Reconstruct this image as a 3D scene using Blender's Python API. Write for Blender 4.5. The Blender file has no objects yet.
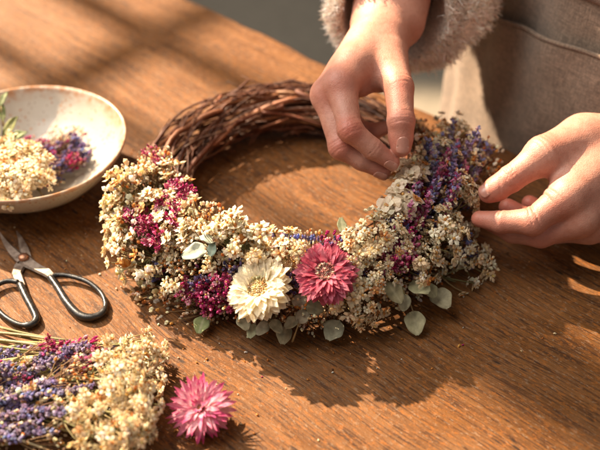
import bpy, math, random
import numpy as np
from mathutils import Vector, Matrix, Quaternion

SC = bpy.context.scene
COL = SC.collection
RNG = random.Random(11)
NR = np.random.default_rng(5)
R = math.radians

# ------------------------------------------------------------------ camera
PITCH, DIST, WID = R(41), 0.72, 0.44
CAM = np.array([0, -DIST*math.cos(PITCH), DIST*math.sin(PITCH)])
FW = np.array([0, math.cos(PITCH), -math.sin(PITCH)])
RT = np.array([1., 0, 0])
UP = np.cross(RT, FW)
KX = WID/DIST/600

def ray(x, y): return FW + RT*(x-300)*KX + UP*(225-y)*KX
def at(x, y, z=0.0):
    d = ray(x, y); return CAM + d*(z-CAM[2])/d[2]
def dp(x, y, d): return CAM + ray(x, y)*d

cd = bpy.data.cameras.new('camera'); cam = bpy.data.objects.new('camera', cd); COL.objects.link(cam)
cam.location = CAM; cam.rotation_euler = (math.pi/2-PITCH, 0, 0)
cd.sensor_width = 36; cd.lens = 36*DIST/WID; cd.clip_start = .02; cd.clip_end = 60
cd.dof.use_dof = True; cd.dof.focus_distance = .628; cd.dof.aperture_fstop = 5.2
SC.camera = cam

# ------------------------------------------------------------------ helpers
def props(o, label=None, cat=None, group=None, kind=None):
    if label: o['label'] = label
    if cat: o['category'] = cat
    if group: o['group'] = group
    if kind: o['kind'] = kind
    return o

class Geo:
    def __init__(s): s.v = []; s.f = []; s.c = []
    def add(s, vs, fs, col):
        n = len(s.v); s.v.extend([tuple(map(float, p)) for p in vs])
        s.f.extend([tuple(i+n for i in f) for f in fs])
        if isinstance(col, tuple): s.c.extend([col]*len(vs))
        else: s.c.extend(col)
    def mesh(s, name, mat, smooth=True):
        m = bpy.data.meshes.new(name); m.from_pydata(s.v, [], s.f); m.materials.append(mat)
        a = m.color_attributes.new('Col', 'FLOAT_COLOR', 'POINT')
        a.data.foreach_set('color', np.array([(c[0], c[1], c[2], 1) for c in s.c], dtype=np.float32).ravel())
        if smooth: m.polygons.foreach_set('use_smooth', [True]*len(m.polygons))
        m.update(); return m

def link(name, mesh, parent=None, M=None):
    o = bpy.data.objects.new(name, mesh); COL.objects.link(o)
    if parent: o.parent = parent
    if M is not None: o.matrix_local = M
    return o
def empty(name, loc=(0, 0, 0)):
    o = bpy.data.objects.new(name, None); COL.objects.link(o); o.location = loc; o.empty_display_size = .01; return o

def nrm(v):
    v = np.asarray(v, float); return v/(np.linalg.norm(v)+1e-12)
def perp(d):
    a = np.array([0, 0, 1.]) if abs(d[2]) < .9 else np.array([1., 0, 0])
    x = nrm(np.cross(a, d)); return x, np.cross(d, x)

def tube(g, pts, rads, col, n=6, caps=True):
    pts = [np.asarray(p, float) for p in pts]; vs = []; fs = []
    if not hasattr(rads, '__len__'): rads = [rads]*len(pts)
    if isinstance(rads[0], tuple): r2 = rads
    else: r2 = [(r, r) for r in rads]
    x = None
    for i, p in enumerate(pts):
        d = nrm(pts[min(i+1, len(pts)-1)]-pts[max(i-1, 0)])
        if x is None: x, y = perp(d)
        else:
            x = nrm(x-d*np.dot(x, d)); y = np.cross(d, x)
        for k in range(n):
            a = 2*math.pi*k/n; vs.append(p+x*math.cos(a)*r2[i][0]+y*math.sin(a)*r2[i][1])
    for i in range(len(pts)-1):
        for k in range(n):
            a = i*n+k; b = i*n+(k+1) % n; fs.append((a, b, b+n, a+n))
    if caps:
        fs.append(tuple(range(n))[::-1]); fs.append(tuple((len(pts)-1)*n+k for k in range(n)))
    if isinstance(col, list): col = [col[i] for i in range(len(pts)) for _ in range(n)]
    g.add(vs, fs, col)

def bez(p0, p1, p2, n):
    p0, p1, p2 = map(lambda q: np.asarray(q, float), (p0, p1, p2))
    return [p0*(1-t)**2+p1*2*t*(1-t)+p2*t*t for t in [i/(n-1) for i in range(n)]]
def mix(a, b, t): return tuple(a[i]*(1-t)+b[i]*t for i in range(3))
def jit(c, s=.12, r=RNG):
    k = 1+r.uniform(-s, s); return tuple(max(0, min(1, q*k*(1+r.uniform(-s, s)*.4))) for q in c)

# ------------------------------------------------------------------ materials
def nt(name):
    m = bpy.data.materials.new(name); m.use_nodes = True; t = m.node_tree
    b = t.nodes['Principled BSDF']; return m, t, b
def N(t, kind, **kw):
    n = t.nodes.new(kind)
    for k, v in kw.items():
        if k in n.inputs.keys() if isinstance(k, str) else False: n.inputs[k].default_value = v
        else: setattr(n, k, v)
    return n
def noise(t, vec, scale, detail=4, rough=.55):
    n = t.nodes.new('ShaderNodeTexNoise'); n.inputs['Scale'].default_value = scale; n.inputs['Detail'].default_value = detail
    n.inputs['Roughness'].default_value = rough
    if vec is not None: t.links.new(vec, n.inputs['Vector'])
    return n.outputs['Fac']
def mapping(t, vec, scale, rot=(0, 0, 0)):
    n = t.nodes.new('ShaderNodeMapping'); n.inputs['Scale'].default_value = scale; n.inputs['Rotation'].default_value = rot
    t.links.new(vec, n.inputs['Vector']); return n.outputs['Vector']
def ramp(t, fac, stops):
    n = t.nodes.new('ShaderNodeValToRGB'); el = n.color_ramp.elements
    while len(el) < len(stops): el.new(.5)
    for e, (p, c) in zip(el, stops):
        e.position = p; e.color = (*c, 1) if hasattr(c, '__len__') else (c, c, c, 1)
    t.links.new(fac, n.inputs['Fac']); return n.outputs['Color']
def mixc(t, fac, a, b, mode='MIX'):
    n = t.nodes.new('ShaderNodeMix'); n.data_type = 'RGBA'; n.blend_type = mode
    for s, v in ((0, fac), (6, a), (7, b)):
        if isinstance(v, (int, float)): n.inputs[s].default_value = v
        elif isinstance(v, tuple): n.inputs[s].default_value = (*v, 1)
        else: t.links.new(v, n.inputs[s])
    return n.outputs[2]
def bump(t, h, strength, dist, prev=None):
    n = t.nodes.new('ShaderNodeBump'); n.inputs['Strength'].default_value = strength; n.inputs['Distance'].default_value = dist
    t.links.new(h, n.inputs['Height'])
    if prev is not None: t.links.new(prev, n.inputs['Normal'])
    return n.outputs['Normal']
def coords(t, which='Object'): return t.nodes.new('ShaderNodeTexCoord').outputs[which]

def plant_mat(name, transl=.35, rough=.75, bscale=900, lo=.86, hi=1.08):
    m, t, b = nt(name)
    at_ = t.nodes.new('ShaderNodeAttribute'); at_.attribute_name = 'Col'
    c = coords(t); nz = noise(t, c, bscale, 3)
    v = ramp(t, nz, [(.3, lo), (.7, hi)])
    colr = mixc(t, 1.0, at_.outputs['Color'], v, 'MULTIPLY')
    t.links.new(colr, b.inputs['Base Color']); b.inputs['Roughness'].default_value = rough
    b.inputs['Specular IOR Level'].default_value = .25
    t.links.new(bump(t, nz, .5, .0006), b.inputs['Normal'])
    if transl:
        tr = t.nodes.new('ShaderNodeBsdfTranslucent'); t.links.new(colr, tr.inputs['Color'])
        ms = t.nodes.new('ShaderNodeMixShader'); ms.inputs[0].default_value = transl
        t.links.new(b.outputs[0], ms.inputs[1]); t.links.new(tr.outputs[0], ms.inputs[2])
        t.links.new(ms.outputs[0], t.nodes['Material Output'].inputs['Surface'])
    return m
M_PETAL = plant_mat('dried_petal', .45, .7)
M_STEM = plant_mat('dried_stem', 0, .7)
M_LEAF = plant_mat('dried_leaf', .2, .6, 260, .68, 1.18)

def twig_mat():
    m, t, b = nt('twig_bark'); at_ = t.nodes.new('ShaderNodeAttribute'); at_.attribute_name = 'Col'
    c = coords(t); nz = noise(t, mapping(t, c, (1, 1, 1)), 700, 5, .7); n2 = noise(t, c, 90, 3)
    col = mixc(t, 1, at_.outputs['Color'], ramp(t, nz, [(.3, .55), (.7, 1.35)]), 'MULTIPLY')
    col = mixc(t, ramp(t, n2, [(.55, 0.), (.75, .5)]), col, (.19, .11, .06))
    t.links.new(col, b.inputs['Base Color']); b.inputs['Roughness'].default_value = .55
    t.links.new(bump(t, nz, .8, .0006), b.inputs['Normal']); return m
M_TWIG = twig_mat()

def wood_mat():
    m, t, b = nt('worn_table_wood'); c = coords(t)
    w = noise(t, c, 3.0, 2)
    wv = t.nodes.new('ShaderNodeVectorMath'); wv.operation = 'MULTIPLY_ADD'
    comb = t.nodes.new('ShaderNodeCombineXYZ'); t.links.new(w, comb.inputs['Y'])
    t.links.new(comb.outputs[0], wv.inputs[0]); wv.inputs[1].default_value = (0, .05, 0); t.links.new(c, wv.inputs[2])
    c2 = wv.outputs[0]
    g1 = noise(t, mapping(t, c2, (5, 110, 30)), 1, 6, .65)
    g2 = noise(t, mapping(t, c2, (32, 620, 60)), 1, 4, .6)
    g3 = noise(t, mapping(t, c2, (1.6, 13, 5)), 1, 4, .55)
    bl = noise(t, c, 9, 5, .6)
    col = ramp(t, g1, [(.25, (.075, .030, .011)), (.45, (.19, .083, .030)), (.6, (.29, .138, .055)), (.8, (.39, .205, .095))])
    col = mixc(t, ramp(t, g3, [(.35, 0.), (.68, .6)]), col, (.235, .105, .040))
    col = mixc(t, ramp(t, bl, [(.45, 0.), (.72, .55)]), col, (.36, .205, .115))
    col = mixc(t, ramp(t, g2, [(.38, .8), (.51, 0.)]), col, (.060, .026, .013))
    # rubbed orange flecks and pale scuffs
    fl = noise(t, mapping(t, c2, (190, 480, 60)), 1, 3, .75)
    col = mixc(t, ramp(t, fl, [(.52, 0.), (.63, .68)]), col, (.46, .19, .07))
    sc = noise(t, mapping(t, c2, (190, 420, 60)), 1, 4, .8)
    col = mixc(t, ramp(t, sc, [(.56, 0.), (.64, .7)]), col, (.40, .28, .19))
    # dark pores / dents
    vo = t.nodes.new('ShaderNodeTexVoronoi'); vo.inputs['Scale'].default_value = 1
    t.links.new(mapping(t, c2, (60, 200, 30)), vo.inputs['Vector'])
    pn = noise(t, c, 26, 3)
    pm = t.nodes.new('ShaderNodeMath'); pm.operation = 'MULTIPLY'
    t.links.new(ramp(t, vo.outputs['Distance'], [(.14, 1.), (.26, 0.)]), pm.inputs[0]); t.links.new(ramp(t, pn, [(.5, 0.), (.6, .9)]), pm.inputs[1])
    col = mixc(t, pm.outputs[0], col, (.03, .016, .010))
    # long cracks along the grain
    ck = noise(t, mapping(t, c2, (2.2, 95, 8)), 1, 2, .4)
    ckr = ramp(t, ck, [(.488, 0.), (.497, .8), (.503, .8), (.512, 0.)])
    ckm = t.nodes.new('ShaderNodeMath'); ckm.operation = 'MULTIPLY'
    t.links.new(ckr, ckm.inputs[0]); t.links.new(ramp(t, noise(t, c, 6, 2), [(.5, 0.), (.62, 1.)]), ckm.inputs[1])
    col = mixc(t, ckm.outputs[0], col, (.05, .02, .01))
    hs = t.nodes.new('ShaderNodeHueSaturation'); hs.inputs['Saturation'].default_value = 1.12; hs.inputs['Value'].default_value = .54; hs.inputs['Hue'].default_value = .498
    t.links.new(col, hs.inputs['Color'])
    t.links.new(hs.outputs[0], b.inputs['Base Color'])
    t.links.new(ramp(t, g1, [(.3, .7), (.75, .5)]), b.inputs['Roughness'])
    b.inputs['Specular IOR Level'].default_value = .22
    n1 = bump(t, g1, .5, .0014); n2 = bump(t, g2, .7, .0008, n1); n3 = bump(t, sc, .7, .0008, n2)
    t.links.new(n3, b.inputs['Normal']); return m
M_WOOD = wood_mat()

def skin_mat():
    m, t, b = nt('skin'); c = coords(t)
    a = t.nodes.new('ShaderNodeAttribute'); a.attribute_name = 'Red'
    n1 = noise(t, c, 55, 4, .6); n2 = noise(t, c, 260, 4, .6)
    col = mixc(t, ramp(t, n1, [(.3, 0.), (.7, 1.)]), (.41, .182, .128), (.48, .245, .182))
    col = mixc(t, a.outputs['Fac'], col, (.42, .098, .062))
    col = mixc(t, ramp(t, n2, [(.45, 0.), (.7, .5)]), col, (.34, .13, .085))
    t.links.new(col, b.inputs['Base Color']); b.inputs['Roughness'].default_value = .5
    b.inputs['Subsurface Weight'].default_value = .18; b.inputs['Subsurface Radius'].default_value = (1, .35, .2); b.inputs['Subsurface Scale'].default_value = .004
    vo = t.nodes.new('ShaderNodeTexVoronoi'); vo.feature = 'DISTANCE_TO_EDGE'; vo.inputs['Scale'].default_value = 1
    wob = t.nodes.new('ShaderNodeTexNoise'); wob.inputs['Scale'].default_value = 300; t.links.new(c, wob.inputs['Vector'])
    vm = t.nodes.new('ShaderNodeVectorMath'); vm.operation = 'MULTIPLY_ADD'; t.links.new(wob.outputs['Color'], vm.inputs[0]); vm.inputs[1].default_value = (.0012,)*3; t.links.new(c, vm.inputs[2])
    t.links.new(mapping(t, vm.outputs[0], (700, 700, 700)), vo.inputs['Vector'])
    h1 = bump(t, ramp(t, vo.outputs['Distance'], [(0, 0.), (.18, 1.)]), .24, .0003)
    h2 = bump(t, noise(t, c, 190, 5, .65), .3, .0010, h1)
    t.links.new(h2, b.inputs['Normal']); return m
M_SKIN = skin_mat()

def simple(name, c, rough=.6, **kw):
    m, t, b = nt(name); b.inputs['Base Color'].default_value = (*c, 1); b.inputs['Roughness'].default_value = rough
    for k, v in kw.items(): b.inputs[k].default_value = v
    return m
def nail_mat():
    m, t, b = nt('fingernail'); c = coords(t, 'UV'); nz = noise(t, coords(t), 300, 3)
    col = mixc(t, ramp(t, nz, [(.3, 0.), (.7, 1.)]), (.40, .175, .13), (.46, .22, .165))
    t.links.new(col, b.inputs['Base Color']); b.inputs['Roughness'].default_value = .28; b.inputs['Subsurface Weight'].default_value = .1
    b.inputs['Subsurface Scale'].default_value = .003; return m
M_NAIL = nail_mat()

def cloth_mat(name, c1, c2, flecks=(), weave=900, bs=.6, fl_th=.66):
    m, t, b = nt(name); c = coords(t)
    n1 = noise(t, c, 40, 5, .65)
    col = mixc(t, ramp(t, n1, [(.3, 0.), (.7, 1.)]), c1, c2)
    n2 = noise(t, c, weave, 3, .7)
    col = mixc(t, 1, col, ramp(t, n2, [(.3, .6), (.7, 1.35)]), 'MULTIPLY')
    if not flecks:
        for sc3 in ((900, 900, 110), (110, 110, 1000)):
            col = mixc(t, 1, col, ramp(t, noise(t, mapping(t, c, sc3), 1, 3, .6), [(.32, .72), (.68, 1.26)]), 'MULTIPLY')
    for i, fc in enumerate(flecks):
        nf = noise(t, mapping(t, c, (260+30*i,)*3, (i, i*2, 0)), 1, 2, .5)
        col = mixc(t, ramp(t, nf, [(fl_th, 0.), (fl_th+.05, .9)]), col, fc)
    t.links.new(col, b.inputs['Base Color']); b.inputs['Roughness'].default_value = .95; b.inputs['Specular IOR Level'].default_value = .1
    b.inputs['Sheen Weight'].default_value = .25; b.inputs['Sheen Roughness'].default_value = .5
    wx = t.nodes.new('ShaderNodeTexWave'); wx.inputs['Scale'].default_value = weave*.3; wx.bands_direction = 'Z'; t.links.new(c, wx.inputs['Vector']); wx.inputs['Distortion'].default_value = 3; 
    h = bump(t, wx.outputs['Fac'], .3*bs, .0008); h2 = bump(t, n2, bs, .002, h); t.links.new(h2, b.inputs['Normal']); return m
M_APRON = cloth_mat('apron_linen', (.185, .128, .090), (.24, .17, .122))
M_SWEATER = cloth_mat('sweater_knit', (.74, .63, .52), (.84, .75, .65), [(.55, .26, .15), (.25, .30, .31), (.40, .24, .16)], 500, 1, .68)
M_TROUSER = cloth_mat('trouser_cloth', (.05, .05, .055), (.08, .075, .07))
M_FUZZ = plant_mat('wool_fuzz', .3, .9)
M_HAIR = simple('hair', (.06, .03, .015), .5)

def ceramic_mat():
    m, t, b = nt('speckled_ceramic'); c = coords(t)
    n1 = noise(t, c, 22, 4); col = mixc(t, ramp(t, n1, [(.35, 0.), (.65, 1.)]), (.34, .295, .24), (.43, .385, .325))
    for sc_, th, cc in ((270, .12, (.33, .13, .05)), (120, .075, (.42, .19, .08)), (420, .12, (.20, .12, .08))):
        vo = t.nodes.new('ShaderNodeTexVoronoi'); vo.inputs['Scale'].default_value = sc_; t.links.new(c, vo.inputs['Vector'])
        wn = ramp(t, vo.outputs['Distance'], [(th*1.2, 1.), (th*2.6, 0.)])
        sel = t.nodes.new('ShaderNodeSeparateColor'); t.links.new(vo.outputs['Color'], sel.inputs[0])
        mm = t.nodes.new('ShaderNodeMath'); mm.operation = 'MULTIPLY'; t.links.new(wn, mm.inputs[0]); t.links.new(ramp(t, sel.outputs[0], [(.55, 0.), (.6, .85)]), mm.inputs[1])
        col = mixc(t, mm.outputs[0], col, cc)
    # bare clay rim through an attribute
    a = t.nodes.new('ShaderNodeAttribute'); a.attribute_name = 'Rim'
    rm = t.nodes.new('ShaderNodeMath'); rm.operation = 'MULTIPLY'; t.links.new(a.outputs['Fac'], rm.inputs[0]); t.links.new(ramp(t, noise(t, c, 140, 3), [(.4, .25), (.6, 1.)]), rm.inputs[1])
    col = mixc(t, rm.outputs[0], col, (.33, .155, .07))
    t.links.new(col, b.inputs['Base Color']); b.inputs['Roughness'].default_value = .32
    t.links.new(bump(t, noise(t, c, 60, 3), .15, .003), b.inputs['Normal']); return m
M_CERAMIC = ceramic_mat()

def metal_mat(name, c1, c2, rough, metallic, sc=120):
    m, t, b = nt(name); c = coords(t); n1 = noise(t, c, sc, 6, .7)
    t.links.new(mixc(t, ramp(t, n1, [(.35, 0.), (.65, 1.)]), c1, c2), b.inputs['Base Color'])
    b.inputs['Metallic'].default_value = metallic; t.links.new(ramp(t, n1, [(.3, rough-.1), (.7, rough+.18)]), b.inputs['Roughness'])
    t.links.new(bump(t, n1, .3, .0006), b.inputs['Normal']); return m
M_STEEL = metal_mat('aged_steel', (.16, .115, .09), (.36, .29, .24), .44, .8)
M_BLACK = metal_mat('black_lacquer', (.008, .008, .009), (.025, .022, .02), .28, 0, 300)
M_RIVET = metal_mat('copper_rivet', (.25, .11, .06), (.42, .22, .14), .38, .9)

# ------------------------------------------------------------------ setting: floor, table
E_DIR = nrm(at(470, 130)-at(195, 0)); N_DIR = np.array([-E_DIR[1], E_DIR[0], 0])     # along edge / away past the edge
if N_DIR[1] < 0: N_DIR = -N_DIR
ANG = math.atan2(E_DIR[1], E_DIR[0])
EDGE0 = at(470, 131)

def floor_mat():
    m, t, b = nt('concrete_floor'); c = coords(t)
    n = noise(t, c, 3, 6, .6); n2 = noise(t, c, 40, 4)
    col = mixc(t, ramp(t, n, [(.3, 0.), (.7, 1.)]), (.175, .150, .115), (.225, .195, .15))
    col = mixc(t, 1, col, ramp(t, n2, [(.3, .85), (.7, 1.12)]), 'MULTIPLY')
    t.links.new(col, b.inputs['Base Color']); b.inputs['Roughness'].default_value = .6; return m
g = Geo(); g.add([(-8, -8, -.75), (8, -8, -.75), (8, 8, -.75), (-8, 8, -.75)], [(0, 1, 2, 3)], (1, 1, 1))
props(link('floor', g.mesh('floor', floor_mat())), kind='structure', label='plain grey floor seen blurred beyond the table')

table = empty('wooden_table', (0, 0, -.75)); props(table, 'worn orange brown wooden table carrying the wreath, bowl and scissors', 'table')
TL, TW, TH = 2.0, .95, .045
def slab(L, Wd, H, bev=.006, nseg=160):
    # rounded, slightly uneven far edge; local x along the grain
    g = Geo(); prof = [(-Wd, -H), (-Wd, -bev), (-Wd+bev, 0)]
    for k in range(6):
        a = math.pi/2*k/5; prof.append((-bev+bev*math.sin(a), -bev+bev*math.cos(a)))
    prof += [(0, -H+.004), (-.004, -H)]
    vs = []; fs = []; n = len(prof)
    for i in range(nseg+1):
        x = -L/2+L*i/nseg; w = .0012*math.sin(x*23)+.0009*math.sin(x*71+1)+.0006*math.sin(x*160)
        for (y, z) in prof: vs.append((x, y+(w if y > -.1 else 0), z))
    for i in range(nseg):
        for k in range(n):
            a = i*n+k; b2 = i*n+(k+1) % n; fs.append((a, b2, b2+n, a+n))
    fs.append(tuple(range(n))); fs.append(tuple(nseg*n+k for k in range(n))[::-1]); g.add(vs, fs, (1, 1, 1)); return g
Mt = Matrix.Rotation(ANG, 4, 'Z'); tc = EDGE0 - E_DIR*.05
top = link('tabletop', slab(TL, TW, TH).mesh('tabletop', M_WOOD, False), table, Matrix.Translation((tc[0], tc[1], .75)) @ Mt)
for sx in (-1, 1):
    for sy in (0, 1):
        p = tc + E_DIR*sx*(TL/2-.10) - N_DIR*(.09 if sy == 0 else TW-.09)
        g = Geo()
        for s in (.035,):
            tube(g, [(0, 0, 0), (0, 0, .5), (0, 0, .75-TH-.001)], [.030, .042, .048], (1, 1, 1), 4)
        link('leg', g.mesh('leg', M_WOOD, False), table, Matrix.Translation((p[0], p[1], 0)) @ Mt)

# ------------------------------------------------------------------ plant prototypes
CREAM = [(.92, .80, .57), (.94, .86, .67), (.90, .75, .50), (.95, .90, .76)]
BEIGE = [(.70, .56, .40), (.76, .64, .48), (.66, .52, .36)]
ORNG = [(.62, .27, .06), (.70, .36, .10), (.55, .20, .05)]
MAG = [(.50, .03, .17), (.64, .08, .27), (.38, .025, .11), (.72, .20, .38), (.28, .03, .09)]
VIO = [(.21, .15, .32), (.28, .22, .42), (.13, .09, .20), (.42, .36, .54), (.28, .14, .25), (.34, .26, .30)]
BLUE = [(.15, .17, .42), (.24, .27, .56), (.10, .10, .25)]
STEMG = [(.20, .17, .07), (.26, .20, .09), (.16, .14, .06)]
STEMB = [(.20, .10, .045), (.14, .065, .03), (.26, .15, .07)]

def floret(g, p, d, size, pal, r, centre=True, npet=5, ccol=None, fat=False):
    """papery cup of lobed petals round a tiny centre"""
    d = nrm(d); x, y = perp(d); a0 = r.uniform(0, 6.3); base = r.choice(pal)
    for k in range(npet):
        a = a0+2*math.pi*k/npet+r.uniform(-.25, .25); rad = x*math.cos(a)+y*math.sin(a); tan = np.cross(d, rad)
        s = size*r.uniform(.75, 1.2); w = s*r.uniform(.42, .6); up = r.uniform(.15, .75); cu = r.uniform(-.25, .45)
        c0 = p - d*size*.25
        p1 = p+rad*s*.5+d*s*up*.45
        p2 = p+rad*s*.95+d*s*(up*.55+cu*.4)
        if fat:
            q = p+rad*s*.50+d*s*up*.25; ax = nrm(rad+d*up*.7); nn = nrm(np.cross(ax, tan)); c_ = jit(mix(base, (1, .97, .88), .2*r.random()) if base[0] > .6 else base, .08, r)
            L_, W_, T_ = s*.52, s*r.uniform(.27, .36), s*.14; tl = nn*s*cu*.25
            vs = [q-ax*L_, q-tan*W_*.7-ax*L_*.1, q-tan*W_+ax*L_*.5+tl, q+ax*L_*(.95)+tl*1.6+tan*W_*.25, q+ax*L_*.9+tl*1.6-tan*W_*.25, q+tan*W_+ax*L_*.5+tl, q+tan*W_*.7-ax*L_*.1, q+nn*T_, q-nn*T_]
            g.add(vs, [(i_, (i_+1) % 7, 7) for i_ in range(7)]+[((i_+1) % 7, i_, 8) for i_ in range(7)], [mix(c_, (.62, .40, .16), .35)]+[c_]*8); continue
        vs = [c0+rad*s*.08, p1+tan*w, p1+d*s*.1-rad*s*.05, p1-tan*w, p2+tan*w*.6, p2-tan*w*.6+d*s*.1, p2+rad*s*.16]
        fs = [(0, 2, 1), (0, 3, 2), (1, 2, 6, 4), (2, 3, 5, 6)]
        col = jit(base, .1, r); ed = mix(col, (1, .97, .9), .18) if base[0] > .6 else jit(col, .2, r)
        g.add(vs, fs, [mix(col, (.5, .3, .1), .3), col, col, col, ed, ed, ed])
    if centre:
        cc = ccol or r.choice([(.66, .40, .12), (.75, .55, .22), (.62, .30, .08), base])
        blob(g, p+d*size*.22, d, size*.26, size*.3, jit(cc, .15, r))

def blob(g, p, d, rr, l, col, n=5):
    """small bud: double cone with a waist ring"""
    d = nrm(d); x, y = perp(d); vs = [p-d*l]
    for (t, q) in ((-.35, .85), (.4, .8)):
        for k in range(n):
            a = 2*math.pi*k/n + t; vs.append(p+d*l*t+(x*math.cos(a)+y*math.sin(a))*rr*q)
    vs.append(p+d*l); fs = []
    for k in range(n):
        k2 = (k+1) % n; fs += [(0, 1+k2, 1+k), (1+k, 1+k2, 1+n+k2, 1+n+k), (1+n+k, 1+n+k2, 1+2*n)]
    g.add(vs, fs, col)

def rdir(r, d, spread):
    x, y = perp(nrm(d)); a = r.uniform(0, 6.3); s = abs(r.gauss(0, spread)); return nrm(nrm(d)+(x*math.cos(a)+y*math.sin(a))*math.tan(min(s, 1.3)))

def make_corymb(seed, h=.045, rad=.014, nf=46, fs=.0030, pal=CREAM, stemcol=STEMG, centre=True, warm=.25, holes=.0, fat=True):
    """statice-like head: forked stalks carrying clusters of papery florets in a lumpy dome"""
    r = random.Random(seed); s = Geo(); b = Geo()
    base = np.zeros(3); fork = np.array([r.uniform(-.002, .002), r.uniform(-.002, .002), h*.45])
    tube(s, bez(base, (0.001, 0, h*.25), fork, 5), [.0009]*5, jit(r.choice(stemcol), .2, r), 5)
    nb = max(4, nf//7)
    for i in range(nb):
        a = i*2.4+r.uniform(-.3, .3); q = math.sqrt((i+.5)/nb)*rad
        c = np.array([math.cos(a)*q, math.sin(a)*q, h-q*q/rad*.55+r.uniform(-.003, .003)])
        mid = fork*.5+c*.5+np.array([math.cos(a), math.sin(a), 0])*q*.25
        tube(s, bez(fork, mid, c, 4), [.0006, .0005, .0004, .0004], jit(r.choice(stemcol), .2, r), 4)
        for j in range(max(3, nf//nb)):
            o = np.array([r.gauss(0, 1), r.gauss(0, 1), r.gauss(0, .8)]); o = nrm(o)*r.uniform(.4, 1)*rad*.36
            p = c+o; d = nrm(np.array([p[0]*.9, p[1]*.9, rad*.9])+o*.9)
            if r.random() < holes: continue
            pp = pal if r.random() > warm*.5 else ORNG+[(.74, .52, .25)]
            floret(b, p, d, fs*r.uniform(.7, 1.25), pp, r, centre, fat=fat)
            if r.random() < .3: tube(s, [c, p], [.0003, .0003], jit(r.choice(stemcol), .2, r), 3, False)
    return s, b

def make_spike(seed, h=.06, pal=VIO, size=.0019, stem=STEMG, bare=.35, n=42, w=.0035):
    """lavender-like spike of small buds in whorls"""
    r = random.Random(seed); s = Geo(); b = Geo(); bend = r.uniform(-.12, .12)*h; b2 = r.uniform(-.08, .08)*h
    pts = bez((0, 0, 0), (bend, b2, h*.5), (bend*1.4, b2*1.5, h), 8)
    tube(s, pts, [.0008]*4+[.0006]*4, jit(r.choice(stem), .2, r), 5)
    for i in range(n):
        t = bare+(1-bare)*(i/n); t = min(1, t+r.uniform(-.01, .01))
        wh = round(t*14)/14*.7+t*.3; k = wh*7; k0 = min(int(k), 6); c = pts[k0]*(1-(k-k0))+pts[k0+1]*(k-k0)
        a = i*2.4+r.uniform(-.4, .4); q = w*(1.15-.6*(t-bare)/(1-bare))*r.uniform(.5, 1.15)
        p = c+np.array([math.cos(a)*q, math.sin(a)*q, r.uniform(-.001, .001)])
        d = nrm(np.array([math.cos(a)*.8, math.sin(a)*.8, .8]))
        blob(b, p, d, size*r.uniform(.45, .7), size*r.uniform(.8, 1.25), jit(mix(r.choice(pal), (.30, .24, .26), .22), .3, r))
        if r.random() < .30: floret(b, p+d*size*.9, d, size*.8, [mix(r.choice(pal), (.6, .5, .8), .25)], r, False, 4)
    return s, b

def make_beads(seed, h=.04, rad=.013, nb=34, size=.0012, pal=ORNG+BEIGE+CREAM, stem=STEMB, pointed=False, flor=0.):
    """airy spray of fine stalks, each ending in a bud"""
    r = random.Random(seed); s = Geo(); b = Geo(); fork = [np.array([r.uniform(-.002, .002), r.uniform(-.002, .002), h*q]) for q in (.2, .35, .5)]
    tube(s, [np.zeros(3)]+fork, [.0008, .0007, .0006, .0004], jit(r.choice(stem), .2, r), 5)
    for i in range(nb):
        f = r.choice(fork); a = r.uniform(0, 6.3); q = rad*math.sqrt(r.random()); z = h*r.uniform(.62, 1.0)-q*q/rad*.3
        p = np.array([math.cos(a)*q, math.sin(a)*q, z]); m = f*.5+p*.5+np.array([math.cos(a), math.sin(a), 0])*q*.2
        tube(s, bez(f, m, p, 4), [.00038, .0003, .00025, .00022], jit(r.choice(stem), .25, r), 3, False)
        d = nrm(p-m)
        for j in range(r.choice([1, 2, 3])):
            pp = p+np.array([r.gauss(0, .0009), r.gauss(0, .0009), r.gauss(0, .0009)])*(1 if j else 0); sz = size*r.uniform(.7, 1.35)
            if r.random() < flor: floret(b, pp, d, sz*1.5, pal, r, True, fat=True)
            else: blob(b, pp, d, sz*.8, sz*(1.5 if pointed else 1.0), jit(r.choice(pal), .22, r))
    return s, b

def leaf(g, M, L, W, col, r, curl=.15, point=.0, lobes=0):
    """one leaf with thickness: rows along the length, folded at a midrib"""
    nr, nc = 14, 8; vs = []; cs = []; c0 = jit(col, .15, r); off = r.uniform(-1, 1)
    for side in (1, -1):
        for i in range(nr+1):
            t = i/nr; w = W*.5*(math.sin(math.pi*min(1, t**(.8 if point < .5 else .9)*(.97))))**(.62 if point < .5 else 1.1)
            if t == 0: w = W*.03
            if lobes: w *= 1+.07*math.sin(t*lobes+off)
            for j in range(nc+1):
                s = j/nc*2-1; z = curl*L*math.sin(t*2.4+off*.3)*.6+abs(s)*w*.22+.03*L*math.sin(s*4+t*8+off)*abs(s)+.02*L*math.sin(t*13+off*3)*s*s
                vs.append((M @ Vector((s*w*(1+.05*math.sin(t*11+off*5+s)), t*L+.03*L*math.sin(s*7+off*4)*abs(s), z+side*.00014)))[:]); cs.append(mix(c0, mix(c0, (.5, .45, .3), .35), 1 if abs(s) < .1 else (0.45 if abs(s) > .95 else 0)))
    fs = []; n = (nr+1)*(nc+1); C1 = nc+1
    for i in range(nr):
        for j in range(nc):
            a = i*C1+j; fs.append((a, a+1, a+C1+1, a+C1)); fs.append((n+a, n+a+C1, n+a+C1+1, n+a+1))
    for i in range(nr):
        for j, fl in ((0, 0), (nc, 1)):
            a = i*C1+j; q = (a, a+C1, n+a+C1, n+a); fs.append(q if fl == 0 else q[::-1])
    g.add(vs, fs, cs)

def frame(p, d, roll=0, up=None):
    """matrix whose +Z runs along d at point p"""
    d = nrm(d); q = Vector(d).to_track_quat('Z', 'Y'); return Matrix.Translation(Vector(p)) @ q.to_matrix().to_4x4() @ Matrix.Rotation(roll, 4, 'Z')

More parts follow.
